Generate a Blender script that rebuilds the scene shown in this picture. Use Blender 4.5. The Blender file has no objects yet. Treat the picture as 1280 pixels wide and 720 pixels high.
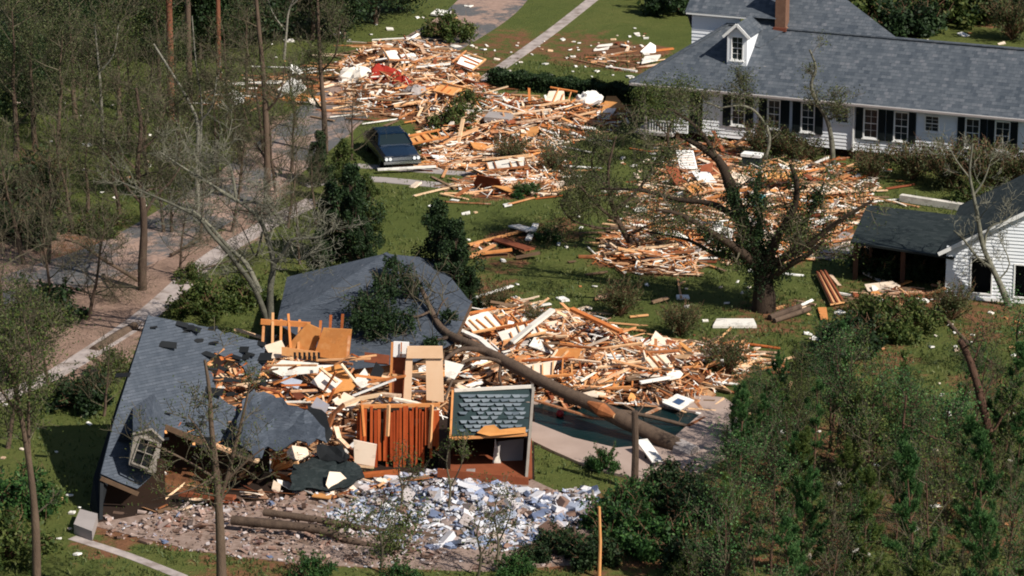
import bpy, math, random
import numpy as np
from mathutils import Vector, Matrix, Euler
from mathutils.geometry import tessellate_polygon
sc = bpy.context.scene
C = sc.collection
R = math.radians
PI = math.pi
# ------------------------------------------------------------------ camera
F, CH, PITCH = 4115.0, 46.0, R(17)
cd = bpy.data.cameras.new('camera'); cam = bpy.data.objects.new('camera', cd); C.objects.link(cam)
cam.location = (0, 0, CH); cam.rotation_euler = (R(90) - PITCH, 0, 0)
cd.sensor_width = 36; cd.lens = F / 1280 * 36; cd.clip_start = 1; cd.clip_end = 5000
sc.camera = cam
# ------------------------------------------------------------------ light
SX, SY, SEL = 0.76, -0.65, R(42)
w = bpy.data.worlds.new('World'); sc.world = w; w.use_nodes = True
nt = w.node_tree; sk = nt.nodes.new('ShaderNodeTexSky'); sk.sky_type = 'NISHITA'; sk.sun_disc = False
sk.sun_elevation = SEL; sk.sun_rotation = math.atan2(SX, SY)
bg = nt.nodes['Background']; bg.inputs[1].default_value = 0.055
nt.links.new(sk.outputs[0], bg.inputs[0])
sl = bpy.data.lights.new('sun', 'SUN'); sl.energy = 4.6; sl.angle = R(0.53); sl.color = (1.0, 0.93, 0.82)
so = bpy.data.objects.new('sun', sl); C.objects.link(so)
sdir = Vector((SX * math.cos(SEL), SY * math.cos(SEL), math.sin(SEL)))
so.rotation_euler = sdir.to_track_quat('Z', 'Y').to_euler(); so.location = sdir * 80 + Vector((0, 150, 0))
sc.view_settings.view_transform = 'Standard'; sc.view_settings.look = 'None'
sc.view_settings.exposure = 0.32; sc.view_settings.gamma = 1.0
sc.render.engine = 'CYCLES'
sc.cycles.max_bounces = 5; sc.cycles.diffuse_bounces = 2; sc.cycles.transparent_max_bounces = 4
sc.cycles.filter_width = 1.9
# ------------------------------------------------------------------ picking points of the place
def ray(u, v):
    a, b = (u - 640) / F, (360 - v) / F
    return a, math.cos(PITCH) + b * math.sin(PITCH), -math.sin(PITCH) + b * math.cos(PITCH)
def P(u, v, z=0.0):
    d = ray(u, v); t = (z - CH) / d[2]; return Vector((d[0] * t, d[1] * t, z))
def at(u, v, Y):
    d = ray(u, v); t = Y / d[1]; return Vector((d[0] * t, Y, CH + d[2] * t))
def onplane(u, v, a, b, c):
    n = (b - a).cross(c - a); d = Vector(ray(u, v)); o = Vector((0, 0, CH))
    return o + d * (n.dot(a - o) / n.dot(d))
def lerp(a, b, t): return a + (b - a) * t
# ------------------------------------------------------------------ mesh building
class MB:
    def __init__(s): s.v = []; s.n = 0; s.f = []; s.m = []
    def add(s, v, f, mi=0):
        v = np.asarray(v, dtype=np.float32).reshape(-1, 3)
        if isinstance(f, np.ndarray):
            s.f.append(f + s.n); s.m.append(np.full(len(f), mi, dtype=np.int32))
        else:
            by = {}
            for q in f: by.setdefault(len(q), []).append(q)
            for k, l in by.items():
                s.f.append(np.array(l, dtype=np.int64) + s.n); s.m.append(np.full(len(l), mi, dtype=np.int32))
        s.v.append(v); s.n += len(v)
    def mesh(s, name, mats, smooth=False, uv=False):
        me = bpy.data.meshes.new(name)
        V = np.concatenate(s.v); me.vertices.add(len(V)); me.vertices.foreach_set('co', V.ravel())
        lo = np.concatenate([a.ravel() for a in s.f]).astype(np.int32)
        tot = np.concatenate([np.full(len(a), a.shape[1], dtype=np.int32) for a in s.f])
        st = np.concatenate([[0], np.cumsum(tot)[:-1]]).astype(np.int32)
        me.loops.add(len(lo)); me.loops.foreach_set('vertex_index', lo)
        me.polygons.add(len(tot)); me.polygons.foreach_set('loop_start', st); me.polygons.foreach_set('loop_total', tot)
        me.polygons.foreach_set('material_index', np.concatenate(s.m))
        me.polygons.foreach_set('use_smooth', np.full(len(tot), smooth))
        for m_ in (mats if isinstance(mats, (list, tuple)) else [mats]): me.materials.append(m_)
        me.update(calc_edges=True)
        if uv:
            ul = me.uv_layers.new(name='UVMap')
            for p in me.polygons:
                n = p.normal
                t = Vector((-n.y, n.x, 0))
                if t.length < .05: t = Vector((1, 0, 0))
                t.normalize(); b_ = n.cross(t)
                for li in p.loop_indices:
                    co = me.vertices[me.loops[li].vertex_index].co
                    ul.data[li].uv = (co.dot(t), co.dot(b_))
        return me
    def build(s, name, mats, parent=None, smooth=False, uv=False, loc=None):
        me = s.mesh(name, mats, smooth, uv)
        o = bpy.data.objects.new(name, me); C.objects.link(o)
        if parent is not None: o.parent = parent
        if loc is not None:
            me.transform(Matrix.Translation(-Vector(loc))); o.location = loc
        return o
BF = np.array([[0,3,2,1],[4,5,6,7],[0,1,5,4],[1,2,6,5],[2,3,7,6],[3,0,4,7]])
BC = np.array([[-1,-1,-1],[1,-1,-1],[1,1,-1],[-1,1,-1],[-1,-1,1],[1,-1,1],[1,1,1],[-1,1,1]], dtype=float)
def box(mb, x0, x1, y0, y1, z0, z1, mi=0, M=None):
    v = np.array([[x0,y0,z0],[x1,y0,z0],[x1,y1,z0],[x0,y1,z0],[x0,y0,z1],[x1,y0,z1],[x1,y1,z1],[x0,y1,z1]], dtype=float)
    if M is not None: v = np.array([M @ Vector(p) for p in v])
    mb.add(v, BF, mi)
def rotm(yaw, pitch, roll):
    return np.array(Euler((roll, pitch, yaw)).to_matrix())
def boxr(mb, c, half, Rm, mi=0, jag=0, rng=None):
    v = BC * np.array(half)
    if jag and rng: v[[1,2,5,6],0] += np.array([rng.uniform(-jag,jag) for _ in range(4)]); v[[0,3,4,7],0] += np.array([rng.uniform(-jag,jag) for _ in range(4)])
    mb.add(v @ Rm.T + np.array(c), BF, mi)
def beam(mb, a, b, wd, th, mi=0, up=Vector((0,0,1))):
    a = Vector(a); b = Vector(b); d = (b - a); L = d.length
    if L < 1e-4: return
    d.normalize(); s_ = d.cross(up)
    if s_.length < .05: s_ = d.cross(Vector((0, 1, 0)))
    s_.normalize(); t = s_.cross(d)
    vs = []
    for e in (a, b):
        for i, j in ((-1,-1),(1,-1),(1,1),(-1,1)): vs.append(e + s_ * (i * wd / 2) + t * (j * th / 2))
    mb.add([tuple(q) for q in vs], [[0,1,2,3],[7,6,5,4],[0,4,5,1],[1,5,6,2],[2,6,7,3],[3,7,4,0]], mi)
def slab(mb, pts, th, mi=0, side=None, n=None):
    pts = [Vector(p) for p in pts]
    if n is None:
        n = Vector((0,0,0))
        for i in range(len(pts)): n += pts[i].cross(pts[(i+1) % len(pts)])
        n.normalize()
        if n.z < 0 or (abs(n.z) < .1 and n.y > 0): pts.reverse(); n = -n
    k = len(pts); low = [p - n * th for p in pts]
    mb.add([tuple(p) for p in pts + low], [list(range(k)), list(range(2*k-1, k-1, -1))], mi)
    v = []; f = []
    for i in range(k):
        j = (i + 1) % k; b_ = len(v); v += [tuple(pts[i]), tuple(low[i]), tuple(low[j]), tuple(pts[j])]; f.append([b_, b_+1, b_+2, b_+3])
    mb.add(v, f, mi if side is None else side)
def tube(mb, pts, rad, n=6, mi=0, cap=True):
    pts = np.array([tuple(p) for p in pts], dtype=float); k = len(pts)
    t = np.gradient(pts, axis=0); t /= np.linalg.norm(t, axis=1)[:, None] + 1e-9
    ref = np.array([0.31, 0.17, 0.93]) if abs(t[0][2]) < .8 else np.array([1., .2, 0.1])
    s_ = np.cross(t, ref); s_ /= np.linalg.norm(s_, axis=1)[:, None] + 1e-9
    b_ = np.cross(t, s_)
    a = np.arange(n) / n * 2 * PI
    rad = np.broadcast_to(np.asarray(rad, dtype=float), (k,))
    V = pts[:, None, :] + rad[:, None, None] * (np.cos(a)[None, :, None] * s_[:, None, :] + np.sin(a)[None, :, None] * b_[:, None, :])
    i = np.arange(k - 1)[:, None] * n; j = np.arange(n)[None, :]; jn = (j + 1) % n
    f = np.stack([i + j, i + n + j, i + n + jn, i + jn], axis=-1).reshape(-1, 4)
    mb.add(V.reshape(-1, 3), f[:, ::-1].copy(), mi)
    if cap and n >= 5:
        mb.add(V[0], [list(range(n))], mi); mb.add(V[-1], [list(range(n))[::-1]], mi)
def leaves(mb, cen, size, rs, mi=0, asp=0.55):
    """one small bent quad per centre, turned at random"""
    N = len(cen); d = rs.normal(size=(N, 3)); d /= np.linalg.norm(d, axis=1)[:, None]
    e = rs.normal(size=(N, 3)); e -= d * np.sum(d * e, axis=1)[:, None]; e /= np.linalg.norm(e, axis=1)[:, None] + 1e-9
    s_ = (np.asarray(size) * rs.uniform(.6, 1.4, N))[:, None]
    V = np.stack([cen - d * s_, cen + e * s_ * asp, cen + d * s_, cen - e * s_ * asp], axis=1).reshape(-1, 3)
    mb.add(V, np.arange(4 * N).reshape(-1, 4), mi)
def needles(mb, cen, dirs, L, wd, rs, mi=0):
    N = len(cen); e = rs.normal(size=(N, 3)); e -= dirs * np.sum(dirs * e, axis=1)[:, None]; e /= np.linalg.norm(e, axis=1)[:, None] + 1e-9
    l = (L * rs.uniform(.7, 1.2, N))[:, None]
    V = np.stack([cen - e * wd, cen + e * wd, cen + e * wd * .5 + dirs * l, cen - e * wd * .5 + dirs * l], axis=1).reshape(-1, 3)
    mb.add(V, np.arange(4 * N).reshape(-1, 4), mi)
# ------------------------------------------------------------------ naming
def tag(o, label, cat, group=None):
    o['label'] = label; o['category'] = cat
    if group: o['group'] = group
    return o
def thing(name, label, cat, loc=(0,0,0), rz=0, group=None):
    o = bpy.data.objects.new(name, None); C.objects.link(o); o.location = loc; o.rotation_euler = (0, 0, rz)
    o.empty_display_size = .2
    return tag(o, label, cat, group)
def copy_tree(o, parent=None):
    c = o.copy(); C.objects.link(c); c.parent = parent
    for ch in list(o.children): copy_tree(ch, c)
    return c
# ------------------------------------------------------------------ materials
def srgb(h):
    h = h.lstrip('#'); c = [int(h[i:i+2], 16) / 255 for i in (0, 2, 4)]
    return tuple((x / 12.92 if x <= .04045 else ((x + .055) / 1.055) ** 2.4) for x in c) + (1,)
class NT:
    def __init__(s, name):
        s.m = bpy.data.materials.new(name); s.m.use_nodes = True; s.t = s.m.node_tree
        s.b = s.t.nodes['Principled BSDF']
    def n(s, kind, **kw):
        o = s.t.nodes.new(kind)
        for k, v_ in kw.items(): setattr(o, k, v_)
        return o
    def l(s, a, b): s.t.links.new(a, b)
    def math(s, op, a, b=None, c=None):
        o = s.n('ShaderNodeMath', operation=op)
        for i, x in enumerate((a, b, c)):
            if x is None: continue
            if isinstance(x, (int, float)): o.inputs[i].default_value = x
            else: s.l(x, o.inputs[i])
        return o.outputs[0]
    def noise(s, co, scale, detail=4, rough=.6):
        o = s.n('ShaderNodeTexNoise'); o.inputs['Scale'].default_value = scale; o.inputs['Detail'].default_value = detail; o.inputs['Roughness'].default_value = rough
        if co is not None: s.l(co, o.inputs['Vector'])
        return o.outputs['Fac']
    def ramp(s, fac, cols, interp='LINEAR'):
        o = s.n('ShaderNodeValToRGB'); cr = o.color_ramp; cr.interpolation = interp
        k = len(cols)
        cr.elements[0].color = cols[0]; cr.elements[0].position = 0
        cr.elements[1].color = cols[-1]; cr.elements[1].position = 1 if interp == 'LINEAR' else (k - 1) / k
        for i in range(1, k - 1):
            e = cr.elements.new(i / (k - 1) if interp == 'LINEAR' else i / k); e.color = cols[i]
        s.l(fac, o.inputs[0]); return o.outputs[0]
    def mix(s, f, a, b, mode='MIX'):
        o = s.n('ShaderNodeMix', data_type='RGBA', blend_type=mode)
        for i, x in ((0, f), (6, a), (7, b)):
            if isinstance(x, (int, float)): o.inputs[i].default_value = x
            elif isinstance(x, tuple): o.inputs[i].default_value = x
            else: s.l(x, o.inputs[i])
        return o.outputs[2]
    def bump(s, h, dist, strength=1.0):
        o = s.n('ShaderNodeBump'); o.inputs['Strength'].default_value = strength; o.inputs['Distance'].default_value = dist
        s.l(h, o.inputs['Height']); s.l(o.outputs[0], s.b.inputs['Normal'])
def rand01(t):
    g = t.n('ShaderNodeNewGeometry'); oi = t.n('ShaderNodeObjectInfo')
    return t.math('FRACT', t.math('ADD', g.outputs['Random Per Island'], oi.outputs['Random']))
def pmat(name, cols, rough=.85, scale=3., amt=.35, rand=.75, bump=0., stretch=None, metal=0, spec=.3, interp='LINEAR', dirt=0.):
    t = NT(name); tc = t.n('ShaderNodeTexCoord'); co = tc.outputs['Object']
    if stretch:
        mp = t.n('ShaderNodeMapping'); mp.inputs['Scale'].default_value = stretch; t.l(co, mp.inputs[0]); co = mp.outputs[0]
    nz = t.noise(co, scale)
    f = t.math('MULTIPLY_ADD', nz, amt, .5 - amt / 2)
    if rand: f = t.math('ADD', f, t.math('MULTIPLY', t.math('SUBTRACT', rand01(t), .5), rand))
    c = t.ramp(f, [srgb(x) for x in cols], interp)
    if dirt:
        n2 = t.noise(co, scale * .37, 5, .7)
        c = t.mix(t.math('MULTIPLY', t.math('GREATER_THAN', n2, .56), dirt), c, (.05, .04, .03, 1))
    t.l(c, t.b.inputs['Base Color']); t.b.inputs['Roughness'].default_value = rough; t.b.inputs['Metallic'].default_value = metal
    t.b.inputs['Specular IOR Level'].default_value = spec
    if bump: t.bump(t.noise(co, scale * 6, 5), bump)
    return t.m
def leafmat(name, cols, trans=.25):
    t = NT(name); tc = t.n('ShaderNodeTexCoord')
    f = t.math('ADD', t.math('MULTIPLY', rand01(t), .6), t.math('MULTIPLY', t.noise(tc.outputs['Object'], .9, 2), .5))
    c = t.ramp(f, [srgb(x) for x in cols]); t.l(c, t.b.inputs['Base Color'])
    t.b.inputs['Roughness'].default_value = .6; t.b.inputs['Specular IOR Level'].default_value = .25
    if trans:
        tr = t.n('ShaderNodeBsdfTranslucent'); t.l(c, tr.inputs[0]); mx = t.n('ShaderNodeMixShader'); mx.inputs[0].default_value = trans
        t.l(t.b.outputs[0], mx.inputs[1]); t.l(tr.outputs[0], mx.inputs[2]); t.l(mx.outputs[0], t.t.nodes['Material Output'].inputs[0])
    return t.m
def shinglemat(name, cols, w_=.33, h_=.16, gap=.006, light=.0, streak='#8f8d93', con=.42):
    t = NT(name); tc = t.n('ShaderNodeTexCoord'); uv = tc.outputs['UV']
    br = t.n('ShaderNodeTexBrick'); t.l(uv, br.inputs['Vector']); br.inputs['Scale'].default_value = 1
    br.inputs['Brick Width'].default_value = w_; br.inputs['Row Height'].default_value = h_; br.inputs['Mortar Size'].default_value = gap
    br.inputs['Color1'].default_value = (0,0,0,1); br.inputs['Color2'].default_value = (1,1,1,1); br.inputs['Mortar'].default_value = (.35,.35,.35,1)
    br.inputs['Bias'].default_value = 0.0
    n1 = t.noise(uv, .35, 5, .65); mp = t.n('ShaderNodeMapping'); mp.inputs['Scale'].default_value = (3, .35, 1); t.l(uv, mp.inputs[0])
    n2 = t.noise(mp.outputs[0], 1.2, 4, .7)
    f = t.math('ADD', t.math('MULTIPLY', br.outputs['Color'], con), t.math('MULTIPLY', t.math('ADD', n1, n2), (1.1 - con) / 2))
    c = t.ramp(f, [srgb(x) for x in cols])
    n3 = t.noise(uv, 1.6, 3, .8)
    c = t.mix(t.math('MULTIPLY', t.math('GREATER_THAN', n3, .72), .8), c, srgb(streak))
    t.l(c, t.b.inputs['Base Color']); t.b.inputs['Roughness'].default_value = .85; t.b.inputs['Specular IOR Level'].default_value = .25
    sep = t.n('ShaderNodeSeparateXYZ'); t.l(uv, sep.inputs[0])
    saw = t.math('FRACT', t.math('DIVIDE', sep.outputs[1], h_))
    hh = t.math('ADD', t.math('MULTIPLY', t.math('SUBTRACT', 1, saw), 1.0), t.math('MULTIPLY', br.outputs['Color'], .6))
    t.bump(hh, .03)
    return t.m
def strip_mat(name, cols, period=.12, rough=.8, axis=0, dist=.015):
    """planks or battens: grooves every period metres along the UV axis"""
    t = NT(name); tc = t.n('ShaderNodeTexCoord'); sep = t.n('ShaderNodeSeparateXYZ'); t.l(tc.outputs['UV'], sep.inputs[0])
    q = t.math('DIVIDE', sep.outputs[axis], period); fl = t.math('FLOOR', q); fr = t.math('FRACT', q)
    wn = t.n('ShaderNodeTexWhiteNoise', noise_dimensions='1D'); t.l(fl, wn.inputs['W'])
    f = t.math('ADD', t.math('MULTIPLY', wn.outputs['Value'], .6), t.math('MULTIPLY', t.noise(tc.outputs['UV'], 2.5, 5, .7), .45))
    c = t.ramp(f, [srgb(x) for x in cols]); t.l(c, t.b.inputs['Base Color']); t.b.inputs['Roughness'].default_value = rough
    t.bump(t.math('SMOOTH_MIN', t.math('MULTIPLY', t.math('PINGPONG', fr, .5), 8), 1.0, .1), dist)
    return t.m
M = {}
M['wood'] = pmat('fresh_lumber', ['#5a3826', '#9a5f3a', '#c68a5a', '#d8a87c', '#e6c6a2', '#b97648', '#edd6bb', '#8e5838', '#dcb084', '#f0e4d4'], scale=4, amt=.22, rand=1.0, stretch=(1, 1, 1), bump=.004)
M['wood_or'] = pmat('orange_lumber', ['#7a401c', '#b06030', '#cc8248', '#d89a62', '#e0b080', '#b86a36'], scale=4, amt=.3, rand=.9, bump=.004)
M['wood_red'] = pmat('red_brown_wood', ['#4e2a1b', '#7a4028', '#8f5034', '#693622'], scale=3, amt=.5, rand=.6, bump=.004)
M['wood_old'] = pmat('weathered_wood', ['#4a3a2e', '#6f5844', '#8a7059', '#5a4636'], scale=3, amt=.4, rand=.8, bump=.006)
M['white_bd'] = pmat('painted_board', ['#cfc8bd', '#efece6', '#f6f4f0', '#e2d8ca'], scale=3, amt=.3, rand=.8, dirt=.25)
M['old_white'] = pmat('weathered_white_paint', ['#6e675f', '#948c84', '#aaa39c'], scale=5, amt=.9, rand=.2)
M['peach'] = pmat('peach_panel', ['#dcae88', '#efc8a4', '#f6d8bb'], scale=2, amt=.5, rand=.2)
M['drywall'] = pmat('drywall', ['#d8bfa6', '#ead9c6', '#e6cdb6', '#f0e6da', '#dcd4cc'], scale=2, amt=.4, rand=.8, dirt=.15)
M['ply'] = pmat('plywood', ['#a86534', '#c58548', '#d49a5e', '#c07c42', '#dcaa74'], scale=2, amt=.5, rand=.6, dirt=.12)
M['rubble_w'] = pmat('pale_rubble', ['#3c445c', '#7684a2', '#a9b0c0', '#d6d6dc', '#b5aeb0', '#766860', '#dcdce0', '#8593b4', '#94887f'], scale=3, amt=.15, rand=1.0, rough=.7)
M['rubble_p'] = pmat('plaster_rubble', ['#43332b', '#735a4e', '#96796c', '#b8a59d', '#56443a', '#84695c', '#c4bcbc', '#6e4232'], scale=3, amt=.2, rand=1.0)
M['dark'] = pmat('shaded_interior_wood', ['#1a120e', '#2c1e16', '#3a281c'], scale=2, amt=.5, rand=.4)  # near-black wood: the shade of hollows and interiors is put into the colour
M['black'] = pmat('tar_paper_and_shade', ['#0c0f12', '#171a1e', '#22262a'], scale=2, amt=.5, rand=.4)  # real felt, and also black surfaces that stand in for shade
M['shingle'] = shinglemat('grey_shingles', ['#262d36', '#3b434e', '#505762', '#737884'], h_=.13, con=.22)
M['slate'] = shinglemat('weathered_slate_shingles', ['#262e38', '#3f4751', '#5a6068', '#807f86'], w_=.3, h_=.24, gap=.012, streak='#a09a9a', con=.34)
M['teal_sh'] = shinglemat('dark_green_shingles', ['#121719', '#1e2729', '#2c3436', '#3e4444'], streak='#565c5c')
M['white_wall'] = pmat('white_clapboard', ['#dde2ea', '#eaeef4', '#f5f7fa'], scale=1.2, amt=.8, rand=.25)
M['white_trim'] = pmat('white_trim', ['#e6e6e6', '#f4f4f2'], scale=2, amt=.6, rand=.2)
M['shutter'] = pmat('dark_shutter_paint', ['#0d1517', '#152023'], scale=4, amt=.5, rand=0)
M['brick'] = pmat('chimney_brick', ['#5a3f33', '#745646', '#8a6b5a'], scale=6, amt=.7, rand=0, bump=.01)
M['concrete'] = pmat('pink_concrete', ['#8c7a70', '#a8948a', '#bcaaa1'], scale=.8, amt=.8, rand=0, bump=.003)
M['conc_grey'] = pmat('grey_concrete', ['#847a78', '#a09896', '#b5aca9'], scale=.8, amt=.8, rand=0, bump=.003)
M['walk'] = pmat('littered_walk', ['#4e4038', '#84776f', '#a59a97', '#b8aca6', '#8a7265'], scale=1.3, amt=1.5, rand=0, bump=.003)
M['bark_oak'] = pmat('oak_bark', ['#1a1410', '#2e241d', '#43362b', '#352a22'], scale=5, amt=.8, rand=.2, stretch=(1, 1, .25), bump=.05)
M['bark'] = pmat('bark', ['#2a211c', '#4a3c33', '#665548', '#544a42'], scale=5, amt=.8, rand=.2, stretch=(1, 1, .25), bump=.03)
M['bark_red'] = pmat('pine_bark', ['#3a2219', '#6a4130', '#8a5a44', '#54352a'], scale=5, amt=.8, rand=.2, stretch=(1, 1, .3), bump=.03)
M['bark_mid'] = pmat('lichen_grey_bark', ['#34342d', '#56554b', '#7c7a6c', '#4c4a41'], scale=4, amt=.8, rand=.4, bump=.02)
M['bark_dk'] = pmat('dark_pine_bark', ['#2a1e18', '#4a352b', '#644a3d', '#3f2f27'], scale=5, amt=.8, rand=.2, stretch=(1, 1, .3), bump=.03)
M['bark_grey'] = pmat('pale_bark', ['#4c4a44', '#77746a', '#98958a', '#6a685f'], scale=4, amt=.8, rand=.3, bump=.02)
M['twig'] = pmat('twigs', ['#2a2820', '#464134', '#625c4b', '#524234'], scale=2, amt=.4, rand=.8)
M['twig_br'] = pmat('brown_twigs', ['#3a281e', '#5f4535', '#836650', '#6a4c3a'], scale=2, amt=.4, rand=.8)
M['leaf_oak'] = leafmat('oak_leaves', ['#1c2a14', '#34461f', '#4f5c2c', '#6f7140'])
M['leaf_olive'] = leafmat('olive_leaves', ['#20281a', '#384226', '#525a36', '#6c6e4a'])
M['leaf_dark'] = leafmat('dark_evergreen_leaves', ['#0d1a10', '#1b2c19', '#2b3f22', '#3a4c2a'], .15)
M['leaf_sap'] = leafmat('yellow_green_leaves', ['#1a2814', '#34461f', '#56652f', '#7c8048'], .2)
M['leaf_shrub'] = leafmat('shrub_leaves', ['#0f2312', '#1e3a1b', '#335426', '#4f6c36'], .15)
M['needle'] = leafmat('pine_needles', ['#10241a', '#204024', '#375c30', '#527640', '#748852'], .2)
M['needle_y'] = leafmat('yellow_pine_needles', ['#1c2e18', '#364a22', '#566630', '#7c8044'], .15)
M['moss'] = leafmat('hanging_moss', ['#23281a', '#3b412a', '#555a3e', '#6c6d52'], .15)
def glassmat():
    t = NT('window_glass'); t.b.inputs['Base Color'].default_value = (.015, .025, .03, 1); t.b.inputs['Roughness'].default_value = .12; return t.m
M['glass'] = glassmat()
def plain(name, col, rough=.5, metal=0., coat=0.):
    return pmat(name, [col, col], rough=rough, metal=metal, rand=0, spec=.5)
# ------------------------------------------------------------------ ground
def inpoly(x, y, poly):
    x = np.asarray(x); y = np.asarray(y); c = np.zeros(x.shape, bool); k = len(poly)
    for i in range(k):
        x1, y1 = poly[i][0], poly[i][1]; x2, y2 = poly[(i+1) % k][0], poly[(i+1) % k][1]
        if abs(y2 - y1) < 1e-9: continue
        c ^= ((y1 > y) != (y2 > y)) & (x < (x2 - x1) * (y - y1) / (y2 - y1) + x1)
    return c
def pdist(x, y, poly, closed=True):
    d = np.full(np.shape(x), 1e9); k = len(poly)
    for i in range(k if closed else k - 1):
        ax, ay = poly[i][0], poly[i][1]; bx, by = poly[(i+1) % k][0], poly[(i+1) % k][1]
        vx, vy = bx - ax, by - ay; t = np.clip(((x - ax) * vx + (y - ay) * vy) / (vx * vx + vy * vy + 1e-9), 0, 1)
        d = np.minimum(d, np.hypot(x - ax - t * vx, y - ay - t * vy))
    return d
def G(lst): return [tuple(P(u, v)) for u, v in lst]
PILES = {
 'far':      dict(poly=[(425,78),(470,55),(560,58),(600,100),(625,122),(760,136),(792,142),(765,165),(700,180),(640,182),(560,205),(528,200),(528,160),(500,148),(450,145),(425,125)], H=.75, n=1700),
 'road':     dict(poly=[(262,118),(330,95),(425,75),(430,128),(380,132),(330,125),(270,138)], H=.25, n=130),
 'mid':      dict(poly=[(530,188),(640,182),(700,178),(712,215),(695,246),(600,250),(565,232),(600,215),(530,212)], H=.35, n=520),
 'oak':      dict(poly=[(795,240),(850,188),(935,180),(1000,200),(1095,222),(1092,255),(1055,305),(985,335),(860,322),(800,275)], H=.65, n=1600),
 'oakleft':  dict(poly=[(740,330),(762,292),(800,276),(880,300),(872,345),(800,345)], H=.45, n=420),
 'lawn':     dict(poly=[(588,305),(640,282),(672,290),(662,316),(600,325)], H=.12, n=22),
 'carport':  dict(poly=[(1062,378),(1100,352),(1176,368),(1168,388),(1100,384)], H=.35, n=110),
 'pool':     dict(poly=[(562,415),(600,395),(645,385),(745,402),(800,432),(935,436),(935,472),(860,508),(790,512),(700,508),(650,500),(600,480),(560,445)], H=1.05, n=2100),
 'house':    dict(poly=[(300,565),(285,490),(325,425),(450,432),(560,430),(660,450),(668,490),(560,520),(450,590),(380,605)], H=1.5, n=1500),
 'under':    dict(poly=[(150,622),(175,545),(240,470),(330,455),(345,520),(330,600),(250,618)], H=.9, n=420),
 'sill':     dict(poly=[(180,640),(300,615),(470,600),(560,590),(560,612),(470,622),(300,640),(190,655)], H=.25, n=190),
 'verge':    dict(poly=[(700,72),(770,52),(840,60),(800,92),(740,84)], H=.06, n=60),
 'oakfoot':  dict(poly=[(945,398),(1000,374),(1014,384),(965,404)], H=.2, n=26),
}
for q in PILES.values(): q['w'] = G(q['poly'])
RUB = {
 'white': dict(poly=[(415,606),(560,588),(665,612),(740,612),(758,635),(700,668),(640,692),(560,685),(450,672),(395,640)]),
 'pink':  dict(poly=[(110,652),(200,628),(440,602),(430,640),(560,690),(600,712),(380,708),(240,690),(120,668)]),
 'pinkr': dict(poly=[(655,640),(740,640),(745,700),(690,712),(640,700)]),
}
for q in RUB.values(): q['w'] = G(q['poly'])
road_c = G([(640,-30),(600,20),(470,95),(330,215),(180,310),(60,350),(-120,420)])
litter = [G([(-60,300),(120,285),(270,290),(330,225),(300,180),(340,150),(430,110),(430,170),(380,200),(340,270),(330,300),(250,330),(200,395),(150,470),(60,480),(-60,470)])]
walk = [[(745,-12),(605,88),(606,97),(595,103),(760,-12)]]
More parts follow.
